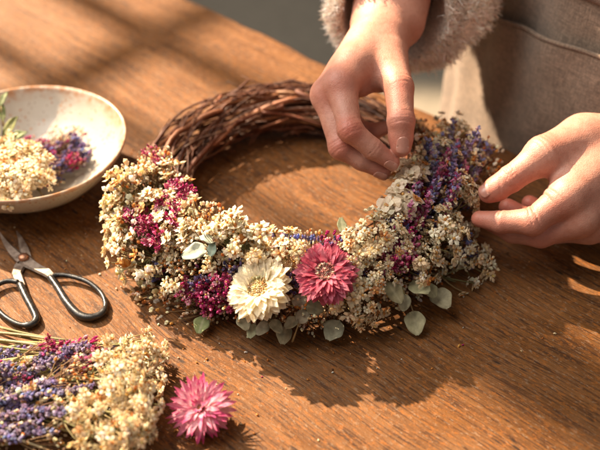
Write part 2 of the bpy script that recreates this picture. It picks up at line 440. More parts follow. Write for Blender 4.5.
PROTO = {}
def proto(kind, n, fn):
    PROTO[kind] = []
    for i in range(n):
        s, b = fn(1000+hash_(kind)+i*17); PROTO[kind].append((s.mesh(kind+'_stem', M_STEM), b.mesh(kind+'_head', M_PETAL, False)))
def hash_(s): return sum(ord(c)*(i+3) for i, c in enumerate(s)) % 997
proto('cream_statice_sprig', 7, lambda s: make_corymb(s, .041, .0152, 40, .0041, warm=.10))
proto('small_cream_sprig', 6, lambda s: make_corymb(s, .037, .0100, 20, .0036, warm=.14))
proto('magenta_statice_sprig', 5, lambda s: make_beads(s, .038, .010, 34, .0016, MAG+MAG+[(.66, .36, .40)], STEMB, True, .35))
proto('lavender_sprig', 6, lambda s: make_spike(s, .058, VIO*2+BLUE[:2]+BEIGE[:1], size=.0023, n=52, w=.0027))
proto('magenta_spike', 4, lambda s: make_spike(s, .05, MAG*2+[(.66, .36, .40)], size=.0024, n=44, w=.0030, stem=STEMB))
proto('seed_spray', 8, lambda s: make_beads(s, .040, .014, 34, .0012))
proto('cream_spray', 6, lambda s: make_beads(s, .044, .012, 14, .0026, CREAM+CREAM+CREAM+ORNG[:1], STEMG, False, .75))
proto('violet_seed_spray', 4, lambda s: make_beads(s, .040, .010, 30, .0014, VIO+BLUE+[(.30, .05, .14)], STEMB, True, .2))
proto('beige_papery_sprig', 2, lambda s: make_corymb(s, .036, .013, 26, .0052, BEIGE+[(.80, .70, .55)], STEMB, True, .15, 0., False))

def place(kind, p, d, scale=1., parent=None, r=RNG, name=None, variant=None):
    sm, bm = PROTO[kind][variant if variant is not None else r.randrange(len(PROTO[kind]))]
    M = frame(p, d, r.uniform(0, 6.28)) @ Matrix.Scale(scale, 4)
    o = link(name or kind, sm, parent, M); link('blossoms', bm, o)
    return o

# ------------------------------------------------------------------ wreath
WC = np.array([at(294, 187, .018)[0], at(294, 187, .018)[1], 0.0]); RR = .098; TZ = .022
wreath = empty('dried_flower_wreath', tuple(WC))
props(wreath, 'round twig wreath half covered in cream, magenta and lavender dried flowers', 'wreath')
def local(p): return np.asarray(p)-WC

def twig(r, th0, span, rho0, ph0, tw, rad, ext=0):
    pts = []; n = max(8, int(abs(span)/.10)); wob = [(r.uniform(2, 9), r.uniform(0, 6), r.uniform(.0004, .0018)) for _ in range(3)]
    for i in range(n+1):
        t = i/n; th = th0+span*t; ph = ph0+tw*t; rho = rho0+sum(a*math.sin(f*t*3+s) for f, s, a in wob)
        if ext: rho += ext*max(0, (t-.86)/.14)**1.5 + ext*.5*max(0, (.1-t)/.1)**1.5
        rr = RR+rho*math.cos(ph); z = TZ+rho*math.sin(ph)*.95; z = max(z, rad*.9)
        pts.append(np.array([rr*math.cos(th), rr*math.sin(th), z]))
    c = r.choice([(.10, .030, .011), (.15, .045, .016), (.20, .068, .024), (.065, .021, .009), (.12, .034, .013), (.27, .11, .042)])
    rads = [rad*(1-.45*i/n)*(1+r.uniform(-.12, .12)+(.38 if r.random() < .09 else 0)) for i in range(n+1)]
    g = Geo(); tube(g, pts, rads, jit(c, .2, r), 7)
    if ext and r.random() < .6:   # a side shoot
        k = int(n*r.uniform(.3, .8)); q = pts[k]; d = nrm(pts[k+1]-pts[k]); o = nrm(q-np.array([RR*q[0]/np.hypot(q[0], q[1]), RR*q[1]/np.hypot(q[0], q[1]), TZ]))
        tube(g, bez(q, q+d*.006+o*.003, q+d*.013+o*.008, 4), [rad*.5, rad*.4, rad*.35, rad*.25], jit(c, .2, r), 5)
    return g
rt = random.Random(4)
for i in range(100):
    vis = i < 90
    th0 = rt.uniform(-.2, 2.6) if vis else rt.uniform(0, 6.28)
    span = rt.uniform(1.3, 3.0)*rt.choice([1, -1, -1])
    g = twig(rt, th0, span, rt.uniform(.007, .0205), rt.uniform(0, 6.28), rt.uniform(-1.2, 3.0), rt.choice([.0010, .0012, .0015, .0020]), rt.choice([0, 0, 0, .005, .009]))
    link('twig', g.mesh('twig', M_TWIG), wreath)
g = Geo()
for i in range(210):
    th0 = rt.uniform(-.3, 3.2); gg = twig(rt, th0, rt.uniform(.6, 1.6)*rt.choice([1, -1]), rt.uniform(.008, .0225), rt.uniform(0, 6.28), rt.uniform(-1.5, 2.5), rt.choice([.0005, .0007, .0009]), rt.choice([0, 0, .006, .010]))
    g.add(gg.v, gg.f, gg.c)
props(link('thin_twigs', g.mesh('thin_twigs', M_TWIG), wreath), kind='stuff')

def torus_hit(px, py, rho, zc=.020):
    """first point where the view ray meets the flower mound (a torus); world point and outward normal"""
    d = nrm(ray(px, py)); t = .45; best = (9, None)
    for _ in range(260):
        p = CAM+d*t; q = p-WC; h = math.hypot(q[0], q[1]); s = math.hypot(h-RR, q[2]-zc)-rho
        if s < best[0]: best = (s, p.copy())
        if s < .0003: break
        t += max(.0004, min(s, .01)*.8)
        if t > 1.1: break
    p = best[1]; q = p-WC; h = math.hypot(q[0], q[1]); c = WC+np.array([q[0]/h*RR, q[1]/h*RR, zc]); n = nrm(p-c); return p, n, best[0]

def sprig_at(kind, px, py, scale=1., lean=(0, 0, 0), rho=.036, up=.25, length=None, r=RNG, depth=None, variant=None):
    if min(math.hypot(px-261, py-287), math.hypot(px-325, py-272)) < 27: return
    if 205 < px < 405 and py < 300: py = max(py, 12+float(np.interp(px, [205, 222, 260, 300, 330, 360, 376, 392, 405], [200, 212, 240, 238, 226, 220, 212, 200, 180])))
    p, n, s = torus_hit(px, py, rho); h = {'lavender_sprig': .054, 'magenta_spike': .047}.get(kind, .037)*scale
    d = nrm(n+np.array([0, 0, up])+np.asarray(lean)); base = p-d*h*.92
    base[2] = max(base[2], .004); 
    return place(kind, local(base), p-base, scale, wreath, r, variant=variant)

rs = random.Random(77)
UPI = np.array([0, .75, .3])      # towards the top of the table
LFT = np.array([-1, 0, 0])
def j(a, s): return a+rs.uniform(-s, s)
def many(kind, pts, sc=(.85, 1.1), lean=(0, 0, 0), rho=.036, up=.25, js=3):
    if kind in ('small_cream_sprig', 'cream_statice_sprig') and len(pts) > 10:
        pts = [q for i, q in enumerate(pts) if i % 5 != 3]; sc = (sc[0]*.86, sc[1]*1.04)
    for (x, y) in pts: sprig_at(kind, j(x, js), j(y, js), rs.uniform(*sc), np.asarray(lean)+np.array([rs.uniform(-.3, .3), rs.uniform(-.3, .3), 0]), rho+(rs.uniform(-.002, .007) if kind == 'cream_statice_sprig' else rs.uniform(-.006, .004) if 'cream' in kind else rs.uniform(-.003, .004)), up, r=rs)

# left arc, growing up and to the left
L1 = np.array([-.5, .55, .1])
many('small_cream_sprig', [(150,168),(141,180),(158,182),(166,170),(130,192),(150,196),(168,196),(138,206),(122,205),(182,200),(160,212),(145,228),(128,225),(150,244),(133,250),(168,236),(160,256),(142,268),(172,262),(158,280),(178,250),(172,280)], (.85, 1.15), L1, .031)
many('cream_spray', [(145,172),(160,175),(128,190),(175,188),(120,204),(152,206),(135,220),(186,210),(124,232),(190,222),(162,228),(134,262),(150,284),(196,236),(178,232),(205,230)], (.9, 1.15), L1, .033)
many('cream_statice_sprig', [(228,224),(244,240),(284,246),(304,250),(372,232),(360,246),(386,246),(350,258),(368,262),(392,228),(380,276),(358,280),(354,298),(374,302),(364,318),(434,236),(450,238),(424,252),(442,254),(414,262),(470,252),(478,266)], (.8, 1.0), (0, .2, 0), .036)
many('small_cream_sprig', [(222,214),(236,228),(252,246),(292,256),(276,262),(345,240),(402,240),(396,284),(342,306),(384,316),(455,250),(462,262),(456,222),(466,212),(446,222),(474,228),(474,198),(462,186),(476,178),(420,278),(436,274),(466,280),(252,268),(228,262),(214,256)], (.8, 1.1), (0, .2, 0), .035)
many('magenta_statice_sprig', [(141,216),(138,226),(147,222),(128,212),(160,200),(176,196),(186,190),(172,182),(156,236),(168,216),(150,148),(156,158)], (.5, .72), L1, .042)
many('seed_spray', [(152,152),(148,160),(158,154)], (.6, .8), L1, .034)
many('magenta_statice_sprig', [(178,188),(183,182),(148,220),(134,208),(152,230),(210,288),(222,286),(200,296),(216,302),(234,298),(188,296),(206,308),(402,232),(410,238),(404,248),(412,226),(396,252),(330,238),(336,244),(416,214),(402,262),(452,160),(446,172),(420,190)], (.75, 1.05), (0, .15, 0), .037)
many('violet_seed_spray', [(226,292),(238,286),(330,244),(404,208),(396,222),(232,268),(200,282),(464,240),(470,260),(430,172),(344,282)], (.8, 1.05), (0, .2, 0), .036)
many('seed_spray', [(185,232),(182,254),(192,268),(176,270),(186,282),(220,276),(176,243),(232,308),(256,320),(222,318),(270,322),(296,310),(306,318),(330,316),(345,270),(392,300),(410,276),(354,326),(408,300),(448,270),(236,248),(260,262),(390,214),(428,206),(438,196),(418,176),(190,308),(206,322),(342,330),(410,250),(226,240)], (.8, 1.1), (0, 0, 0), .034)
many('cream_spray', [(118,200),(124,216),(120,236),(128,254),(136,276),(122,186),(130,176),(150,296),(240,220),(230,212)], (1., 1.3), L1, .042)
many('seed_spray', [(116,214),(126,240),(140,170),(152,160),(134,286),(160,306),(176,314),(196,206),(204,222)], (1., 1.25), L1, .041)
# lavender and mixed stalks on the right arc, all leaning up and to the right
L2 = np.array([.30, 1.2, .45])
many('lavender_sprig', [(441,146),(447,160),(436,160),(452,172),(428,168),(419,180),(433,186),(411,194),(422,198),(403,204),(462,158),(428,152),(458,186),(472,166),(412,184),(444,188)], (.8, 1.05), L2, .041, js=2)
many('lavender_sprig', [(466,140),(480,150),(486,162),(458,132),(474,152)], (.9, 1.15), L2*1.3, .044, js=2)
many('magenta_spike', [(444,156),(454,150),(438,172),(424,190),(430,204),(416,204),(410,214),(466,170),(446,180)], (.7, .95), L2, .042, js=2)
many('small_cream_sprig', [(453,130),(459,124),(447,142),(440,130),(451,150),(438,146),(462,176),(470,186),(476,194),(464,196),(450,200),(440,208),(474,178),(482,204)], (.6, .8), L2, .041)
many('cream_spray', [(449,126),(442,138),(430,146),(468,162),(478,170),(424,160)], (.8, 1.0), L2, .038)
many('seed_spray', [(432,160),(466,146),(474,184),(414,168),(484,150),(486,166),(448,164)], (.9, 1.25), L2, .036)
# the papery sprig pinched by the hand
for (x, y, s) in ((402, 160, 1.0), (412, 166, .95), (399, 163, .8), (406, 178, .9), (400, 188, .7)): sprig_at('beige_papery_sprig', x, y, s, (.1, .3, .5), .045, r=rs)

# background filler so that no bare twig shows through the flowers
fill = [(0, 0)]
cnt = {'seed_spray': 100-57, 'small_cream_sprig': 100-54}
for k in ('seed_spray', 'small_cream_sprig', 'cream_spray', 'violet_seed_spray'):
    for i in range({'seed_spray': 26, 'small_cream_sprig': 0, 'cream_spray': 5, 'violet_seed_spray': 14}[k]):
        th = R(rs.uniform(168, 385)); ph = R(rs.uniform(-10, 145))
        n = np.array([math.cos(ph)*math.cos(th), math.cos(ph)*math.sin(th), math.sin(ph)])
        c = np.array([RR*math.cos(th), RR*math.sin(th), .018]); s = rs.uniform(.7, .95); h = .04*s
        tip = c+n*.031; base = tip-nrm(n+np.array([0, .15, .2]))*h*.9; base[2] = max(.004, base[2])
        if k == 'small_cream_sprig' and R(200) < th < R(270): continue
        place(k, base, tip-base, s, wreath, rs)

# leaves
EUC = [(.38, .35, .22), (.27, .26, .14), (.42, .40, .27), (.22, .23, .10)]
def leaf_obj(px, py, L, W, ang, col, rho=.040, zoff=None, tilt=.5, name='round_leaf', point=0, parent=wreath, org=WC):
    """leaf whose blade faces the viewer; ang = direction of its tip in the picture (0 right, 90 up)"""
    if zoff is None: p, n, s = torus_hit(px, py, rho)
    else: p = at(px, py, zoff)
    a = R(ang); tip = nrm(RT*math.cos(a)+UP*math.sin(a)); face = nrm(-FW*(1-tilt)+np.array([0, 0, 1])*tilt+np.array([rs.uniform(-.25, .25), rs.uniform(-.25, .25), 0]))
    tip = nrm(tip-face*np.dot(tip, face)); x = np.cross(tip, face)
    M = Matrix(((x[0], tip[0], face[0], 0), (x[1], tip[1], face[1], 0), (x[2], tip[2], face[2], 0), (0, 0, 0, 1)))
    g = Geo(); leaf(g, Matrix.Translation((0, -L*.45, 0)), L, W, col, rs, rs.uniform(-.08, .16), point)
    mesh = g.mesh(name, M_LEAF); q = np.asarray(p)-org
    o = link(name, mesh, parent, Matrix.Translation(Vector(q)) @ M)
    s = Geo(); tube(s, bez((0, -L*.42, 0), (0.001, -L*.8, -.002), (.002, -L*1.3, -.010), 5), [.0005]*3+[.0007]*2, jit(STEMG[1], .2, rs), 5)
    link('stalk', s.mesh('stalk', M_STEM), o); return o
for (x, y, L, W, a, ci, z) in [(415,322,.0160,.0135,-80,0,.008),(441,298,.0165,.0140,-60,0,.014),(334,329,.0150,.0140,-115,2,.010),(285,334,.0125,.0105,-95,0,.008),(303,316,.012,.009,60,2,.022),(263,328,.011,.008,-130,2,.012),
      (394,292,.016,.011,-60,1,.03),(418,288,.015,.012,-40,0,.026),(404,302,.011,.009,-100,2,.022),(202,324,.013,.011,-100,3,.006),(243,322,.011,.009,-70,2,.014),
      (232,238,.020,.013,-40,3,None),(246,244,.018,.010,-20,1,None),(222,232,.016,.009,20,3,None),(300,302,.012,.010,-40,2,.028),(314,308,.011,.010,-20,1,.026),(292,322,.010,.008,-140,0,.02),(342,226,.013,.006,100,1,None),(386,212,.012,.007,90,1,None),(430,290,.011,.009,-60,1,.022),(276,326,.011,.008,-60,0,.014),(252,330,.010,.007,-110,2,.010)]:
    leaf_obj(x, y, L, W, a, EUC[ci], .037, z)
props(leaf_obj(196, 252, .017, .011, 205, (.50, .55, .44), .044), label='pale grey green leaf standing clear of the sprays')
leaf_obj(208, 240, .011, .007, 160, (.46, .52, .42), .044); leaf_obj(212, 250, .010, .006, 80, (.36, .44, .36), .042)

def strawflower(name, parent, p, d, rad, layers, colfn, centre_cols, r, flat=1., cr=.28, curl=.5):
    """everlasting flower: layered papery pointed bracts round a disc of tiny florets"""
    g = Geo()
    for li, (n, L, elev, rin) in enumerate(layers):
        for k in range(n):
            a = 2*math.pi*(k+.5*(li % 2))/n+r.uniform(-.09, .09); Lk = L*rad*r.uniform(.86, 1.1); el = elev+r.uniform(-.15, .15)+(r.uniform(-.3, .35) if r.random() < .12 else 0)
            w = (Lk*.6+rad*.4)*r.uniform(.15, .19)*(.78 if n > 26 or cr < .2 else 1); rd = np.array([math.cos(a), math.sin(a), 0]); tn = np.array([-math.sin(a), math.cos(a), 0])
            nr = 7; vs = []; cs = []; twi = r.uniform(-.6, .6)
            for i in range(nr+1):
                t = i/nr; e = el-curl*(t-.25)*t+.1*math.sin(t*3); q = rin*rad
                pos = rd*(q+Lk*t*math.cos(e))+np.array([0, 0, 1])*(Lk*math.sin(el)*t - curl*.32*Lk*t*t + .0012*(len(layers)-li)*0)
                ww = w*min(1, .35+t*1.6)*((1-t**(4.5 if cr > .2 else 2.2))**.7 if t < .99 else .04)
                nn = nrm(np.cross(tn, rd*math.cos(e)+np.array([0, 0, math.sin(e)])))*-1
                cup = ww*.2
                t2 = tn*math.cos(twi*t)+nn*math.sin(twi*t)
                vs += [pos-t2*ww+nn*cup, pos-nn*.0001, pos+t2*ww+nn*cup]
                c = colfn(t, li, r); c = mix(c, (.45, .24, .12), .25*max(0, (t-.8)/.2)*r.random()); cs += [jit(c, .06, r), jit(mix(c, (.4, .2, .12), .14), .06, r), jit(c, .06, r)]
            fs = []
            for i in range(nr):
                for s_ in (0, 1):
                    q_ = i*3+s_; fs.append((q_, q_+1, q_+4, q_+3))
            g.add(vs, fs, cs)
    o = link(name, g.mesh(name, M_PETAL), parent, frame(p, d, r.uniform(0, 6)))
    c = Geo(); n = 150
    for k in range(n):
        q = math.sqrt((k+.5)/n)*rad*cr; a = k*2.39996; z = rad*.10*(1-(q/(rad*cr))**2)+.0005+(.0016 if q > rad*cr*.72 else 0)+r.uniform(-.0002, .0004)
        pp = np.array([math.cos(a)*q, math.sin(a)*q, z+rad*.05]); dd = nrm([math.cos(a)*q*2, math.sin(a)*q*2, rad*.3])
        blob(c, pp, dd, rad*.042, rad*.06, jit(r.choice(centre_cols), .25, r), 4)
    tube(c, [(0, 0, -rad*.2), (0, 0, 0), (0, 0, rad*.06)], [rad*.15, rad*cr*.95, rad*cr*.8], centre_cols[0], 14)
    link('flower_centre', c.mesh('flower_centre', M_PETAL), o); return o

rf = random.Random(3)
def cream_c(t, li, r): return mix((.84, .64, .34), (.95, .87, .66), min(1, t*1.6)) if li > 1 else mix((.84, .66, .38), (.93, .83, .60), t)
def red_c(t, li, r):
    c = mix((.36, .012, .045), (.53, .07, .15), min(1, max(0, t*1.15-.1+.1*(2-li)))); return mix(c, (.70, .24, .34), r.random()**2*(.3+.7*t))
def pink_c(t, li, r):
    c = mix((.94, .76, .76), (.60, .05, .22), max(0, min(1, (t-.32)*1.6+r.uniform(-.25, .25)))); return c
p, n, _ = torus_hit(261, 290, .040); d = nrm([-.28, -.40, .85])
strawflower('cream_strawflower', wreath, local(p+d*.003), d, .0212, [(24, .98, -.05, .08), (25, .95, .08, .08), (25, .88, .22, .10), (24, .79, .38, .12), (22, .68, .56, .14), (20, .54, .78, .17), (18, .38, 1.05, .20)], cream_c, [(.80, .56, .26), (.86, .66, .36), (.90, .76, .50), (.74, .46, .18)], rf, cr=.35)
p, n, _ = torus_hit(325, 275, .040); d = nrm([.02, -.40, .88])
strawflower('crimson_strawflower', wreath, local(p+d*.003), d, .0198, [(38, .98, -.10, .06), (40, .96, .04, .08), (40, .90, .18, .10), (38, .82, .32, .13), (36, .72, .50, .16), (32, .60, .70, .19), (28, .46, .95, .22)], red_c, [(.62, .38, .30), (.48, .22, .18), (.74, .54, .44), (.50, .20, .17), (.42, .12, .11)], rf, cr=.30)

# loose pink everlasting on the table
ps = at(201, 408, .014)
lf = empty('loose_strawflower', (ps[0], ps[1], 0)); props(lf, 'loose pink and white everlasting flower head lying alone on the table', 'flower')
strawflower('petals', lf, (0, 0, .0135), nrm([-.15, -.35, .75]), .0185, [(22, .76, -.75, .10), (28, .90, -.35, .10), (30, 1., .0, .10), (30, .98, .35, .08), (26, .88, .70, .08), (20, .70, 1.0, .06), (12, .50, 1.25, .03)], pink_c, [(.60, .20, .12), (.72, .35, .14), (.5, .10, .2)], rf, cr=.14, curl=.25)

# ------------------------------------------------------------------ bowl
BC = at(26, 143, .036); bowl = empty('ceramic_bowl', (BC[0], BC[1], 0)); BR = .0735
props(bowl, 'shallow cream ceramic bowl speckled brown, filled with dried flowers, at the left', 'bowl')
prof = [(.0, .004), (.016, .0045), (.032, .0065), (.046, .0115), (.057, .019), (.066, .028), (.0713, .0355), (.0727, .0372), (.0738, .0374), (.0744, .0362), (.0735, .0335), (.067, .0235), (.058, .0145), (.046, .0070), (.034, .0035), (.031, .0008), (.027, .0008), (.026, .0030), (.0, .0030)]
prof = [(a, b*1.06) for a, b in prof]
nseg = 128; vs = []; fs = []; rim = []
for i, (q, z) in enumerate(prof):
    for k in range(nseg):
        a = 2*math.pi*k/nseg; w = 1+.006*math.sin(2*a+1)+.004*math.sin(5*a); w = 1+(w-1)*min(1, q/.06)
        vs.append((q*w*math.cos(a), q*w*math.sin(a), z+(.0006*math.sin(3*a) if z > .03 else 0))); rim.append(1. if z > .0368 else 0.)
for i in range(len(prof)-1):
    for k in range(nseg):
        a = i*nseg+k; b_ = i*nseg+(k+1) % nseg; fs.append((a, a+nseg, b_+nseg, b_))
m = bpy.data.meshes.new('bowl_body'); m.from_pydata(vs, [], fs); m.materials.append(M_CERAMIC); m.polygons.foreach_set('use_smooth', [True]*len(m.polygons))
a_ = m.attributes.new('Rim', 'FLOAT', 'POINT'); a_.data.foreach_set('value', rim)
bo = link('bowl_body', m, bowl)

def loose(kind, p, d, sc, label, cat, group, r=RNG):
    sm, bm = PROTO[kind][r.randrange(len(PROTO[kind]))]
    e = link(kind, sm, None, frame(p, d, r.uniform(0, 6.28)) @ Matrix.Scale(sc, 4)); link('blossoms', bm, e)
    props(e, label, cat, group); return e
rb = random.Random(8)
def in_bowl(kind, pts, sc, lean, label, group, zt=.036):
    for (x, y) in pts:
        tip = at(x+rb.uniform(-2, 2), y+rb.uniform(-2, 2), zt+rb.uniform(-.004, .004)); d = nrm(np.asarray(lean)+np.array([rb.uniform(-.3, .3), rb.uniform(-.3, .3), rb.uniform(-.1, .2)]))
        s = rb.uniform(*sc); L = {'lavender_sprig': .055}.get(kind, .040)*s*.9; b = tip-d*L; q = math.hypot(b[0]-BC[0], b[1]-BC[1])
        zmin = np.interp(q, [0, .032, .046, .057, .066, .0713], [.006, .009, .0145, .0225, .032, .039]); b[2] = max(b[2], zmin)
        loose(kind, b, tip-b, s, label, 'dried flower', group, rb)
in_bowl('cream_statice_sprig', [(6,160),(18,168),(30,172),(10,180),(24,182),(36,166),(2,172),(20,152),(14,188),(-10,165),(-20,175),(-8,185),(12,152),(26,160),(34,184),(4,184)], (.8, .95), (.1, -.25, .9), 'cream statice head heaped in the left of the speckled bowl', 'cream statice heads in the bowl', .034)
in_bowl('cream_spray', [(4,150),(14,158),(34,178),(28,160)], (.7, .9), (.1, -.1, .9), 'thin cream spray among the statice in the speckled bowl', 'cream sprays in the bowl', .036)
in_bowl('violet_seed_spray', [(48,152),(58,146),(66,154),(74,148),(60,162),(70,164),(52,166),(80,156),(84,146),(44,160),(64,170),(76,142)], (.7, .9), (.75, .05, .35), 'blue violet blossom sprig lying in the middle of the bowl', 'violet sprigs in the bowl', .022)
in_bowl('magenta_statice_sprig', [(40,140),(50,142),(56,156),(44,172),(60,150),(36,148),(72,158),(48,176)], (.55, .75), (.7, .1, .4), 'small magenta blossom sprig lying among violet ones in the bowl', 'magenta sprigs in the bowl', .022)
in_bowl('seed_spray', [(62,136),(80,134),(42,166),(56,172),(70,140)], (.6, .8), (.7, .2, .4), 'thin rust coloured seed spray lying in the speckled bowl', 'seed sprays in the bowl', .022)
for i, (x, y, a, L, W_, z) in enumerate([(2,112,100,.018,.006,.05),(9,128,60,.020,.008,.045),(16,138,20,.018,.008,.04),(-4,130,120,.02,.008,.045),(6,142,-20,.018,.007,.04),(4,100,85,.014,.005,.055),(22,146,0,.014,.007,.036)]):
    o = leaf_obj(x, y, L, W_, a, [(.15, .17, .05), (.20, .20, .06), (.12, .15, .05)][i % 3], zoff=z-.006, name='green_leaf', parent=None, org=np.zeros(3), point=1)
    props(o, 'narrow olive green leaf at the back left inside the bowl', 'leaf', 'green leaves in the bowl')

# ------------------------------------------------------------------ loose bunch, bottom left
rl = random.Random(21)
def bunch(kind, heads, sc, label, group, cat='dried flower', z=(.008, .022), vary=.22, dirpx=(1, -.12)):
    for hi_, (x, y) in enumerate(heads):
        if kind == 'cream_statice_sprig' and hi_ % 4 == 2: continue
        hz = rl.uniform(*z); tip = at(x+rl.uniform(-3, 3), y+rl.uniform(-3, 3), hz)
        root = at(x-100*dirpx[0]+rl.uniform(-10, 10), y-100*dirpx[1]+rl.uniform(-14, 14)-(y-390)*.35, .006+rl.uniform(0, .008)); d = nrm(root-tip)
        h = {'lavender_sprig': .058}.get(kind, .040); s = rl.uniform(*sc); b = tip+d*h*s; b[2] = max(b[2], .003)
        sm, bm = PROTO[kind][rl.randrange(len(PROTO[kind]))]
        M = frame(b, tip-b, rl.uniform(0, 6.28)) @ Matrix.Scale(s, 4); e = link(kind, sm, None, M); link('blossoms', bm, e); props(e, label, cat, group)
        # long dry stalk behind the head
        g = Geo(); Mi = M.inverted(); L = rl.uniform(.05, .10); w1 = b+d*L*.5+np.array([rl.uniform(-.004, .004), rl.uniform(-.004, .004), .002]); w2 = b+d*L; w2[2] = .003+rl.uniform(0, .006); w1[2] = max(w1[2], .003)
        tube(g, bez(*[np.array((Mi @ Vector(q))[:]) for q in (b, w1, w2)], 8), [.0009/s]*8, jit(rl.choice([(.30, .26, .10), (.24, .23, .09), (.34, .27, .13), (.20, .17, .08)]), .2, rl), 5)
        link('stalk', g.mesh('stalk', M_STEM), e)
lav = [(x, y) for (x, y) in [(30,350),(48,352),(66,356),(84,362),(96,366),(60,366),(40,362),(20,364),(76,374),(92,380),(54,378),(34,376),(14,378),(104,374),(70,388),(86,392),(48,390),(28,392),(8,394),(62,402),(40,404),(20,406),(2,410),(76,404),(50,416),(30,420),(12,424),(60,428),(40,434),(102,352),(112,346),(88,352),(-6,400),(-8,420),(22,436),(98,388)]][::1]
bunch('lavender_sprig', lav, (.75, 1.0), 'blue violet lavender stalk lying in the loose bunch at bottom left', 'lavender stalks in the loose bunch', 'lavender', (.008, .026))
bunch('magenta_statice_sprig', [(60,340),(78,350),(90,346),(84,358),(104,344),(70,354),(110,352),(96,362),(6,366),(40,378)], (.55, .8), 'magenta statice stalk at the far side of the loose bunch', 'magenta stalks in the loose bunch', z=(.014, .024))
bunch('cream_spray', [(36,392),(58,382),(18,412),(46,402),(72,410),(4,398),(30,366)], (.6, .8), 'thin cream spray lying among the lavender of the loose bunch', 'cream sprays in the loose bunch', z=(.012, .024))
bunch('seed_spray', [(110,362),(104,370),(94,372),(100,360),(112,378),(30,384),(60,396),(10,388),(76,412),(44,428),(84,420),(16,440),(66,440),(116,352),(104,384),(0,380),(24,372),(56,360),(2,430)], (.8, 1.1), 'thin rust coloured seed spray lying in the loose bunch', 'seed sprays in the loose bunch', z=(.006, .02))
bunch('small_cream_sprig', [(126,348),(138,346),(148,344),(158,350),(166,360),(132,358),(144,356),(154,362),(124,368),(138,370),(150,372),(162,374),(146,384),(158,390),(132,392),(152,402),(172,352),(170,384),(160,414),(154,432),(110,392),(98,402),(90,420)], (.8, 1.1), 'small cream statice stalk at the right end of the loose bunch', 'small cream stalks in the loose bunch', z=(.014, .03), dirpx=(.9, .15))
bunch('cream_statice_sprig', [(118,372),(130,382),(142,394),(112,388),(126,398),(140,408),(100,398),(114,410),(128,418),(92,410),(104,422),(118,430),(132,436),(86,426),(98,438),(110,446),(146,422),(126,448),(84,446),(142,440),(150,380)], (.7, .95), 'cream statice head lying over the lower right of the bunch', 'large cream heads in the loose bunch', z=(.014, .036), dirpx=(.85, .05))
for i in range(24):
    x0, y0 = rl.uniform(-30, 10), rl.uniform(332, 440); x1, y1 = x0+rl.uniform(50, 110), y0+rl.uniform(-12, 26)
    a = at(x0, y0, .004+rl.uniform(0, .012)); b = at(x1, y1, .004+rl.uniform(0, .012)); g = Geo()
    tube(g, bez((0, 0, 0), (b-a)*.5+np.array([0, rl.uniform(-.005, .005), .002]), b-a, 9), [.0009]*6+[.0007]*3, jit(rl.choice([(.34, .30, .13), (.28, .25, .10), (.40, .32, .17)]), .2, rl), 5)
    o = link('dry_stalk', g.mesh('dry_stalk', M_STEM)); o.location = a; props(o, 'bare straw coloured stalk lying at the left end of the bunch', 'stalk', 'bare stalks of the loose bunch')

# crumbs
g = Geo(); rc = random.Random(5)
for i in range(240):
    if i < 170:
        th = rc.uniform(2.6, 6.6); q = RR+rc.gauss(.045, .022); x, y = WC[0]+q*math.cos(th), WC[1]+q*math.sin(th)
    elif i < 225: x, y = at(rc.gauss(190, 50), rc.gauss(395, 35))[:2]
    else: x, y = at(rc.uniform(0, 600), rc.uniform(180, 450))[:2]
    if np.dot(np.array([x, y, 0])-EDGE0, N_DIR) > -.01: continue
    s = rc.uniform(.00025, .0009); blob(g, np.array([x, y, s*.8]), nrm([rc.gauss(0, 1), rc.gauss(0, 1), .3]), s, s*rc.uniform(.9, 1.8), jit(rc.choice(CREAM+ORNG+ORNG+STEMB+MAG[:1]), .2, rc), 4)
props(link('crumbs', g.mesh('crumbs', M_PETAL)), 'tiny fallen petals and crumbs scattered over the wooden table', 'crumbs', kind='stuff')

# ------------------------------------------------------------------ scissors
sc_root = empty('scissors', tuple(at(25, 263, 0))); props(sc_root, 'old open scissors with black looped handles lying on the wood', 'scissors')
SO = at(25, 263, 0)
def SP(x, y, z): return at(x, y, z)-SO
def blade(tip, piv, w0, z0, th, side):
    """tapered blade from pivot to tip; piv and tip are local points"""
    d = nrm(tip-piv); s = np.cross([0, 0, 1], d)*side; L = np.linalg.norm(tip-piv); g = Geo(); vs = []; n = 14
    for i in range(n+1):
        t = i/n; c = piv+d*L*t; wl = w0*(1-t**1.6)*.62+.0004; wr = w0*(1-t)*.45+.0002; c = c+s*w0*.12*math.sin(t*3)
        z = z0+.0008*t
        vs += [c-s*wr+[0, 0, z], c-s*wr*.2+[0, 0, z+th], c+s*wl+[0, 0, z+th*.85], c+s*wl+[0, 0, z]]
    fs = [(i*4+k, i*4+(k+1) % 4, i*4+4+(k+1) % 4, i*4+4+k) for i in range(n) for k in range(4)]+[(3, 2, 1, 0), (n*4, n*4+1, n*4+2, n*4+3)]
    g.add(vs, fs, (1, 1, 1)); return g
PV = SP(25, 263, 0)
def flatbar(g, pts, ws, z, th):
    vs = []
    for i, p in enumerate(pts):
        d = nrm(pts[min(i+1, len(pts)-1)]-pts[max(0, i-1)]); s = nrm(np.cross([0, 0, 1], d)); w = ws[i]; zz = z[i] if hasattr(z, '__len__') else z
        vs += [p-s*w+[0, 0, zz+th*.15], p-s*w*.75+[0, 0, zz+th], p+s*w*.75+[0, 0, zz+th], p+s*w+[0, 0, zz+th*.15], p+s*w*.7+[0, 0, zz], p-s*w*.7+[0, 0, zz]]
    n = len(pts); fs = [(i*6+k, i*6+6+k, i*6+6+(k+1) % 6, i*6+(k+1) % 6) for i in range(n-1) for k in range(6)]+[(0, 1, 2, 3, 4, 5), tuple((n-1)*6+k for k in range(6))[::-1]]
    g.add(vs, fs, (1, 1, 1))
def flat(p): return np.array([p[0], p[1], 0.])
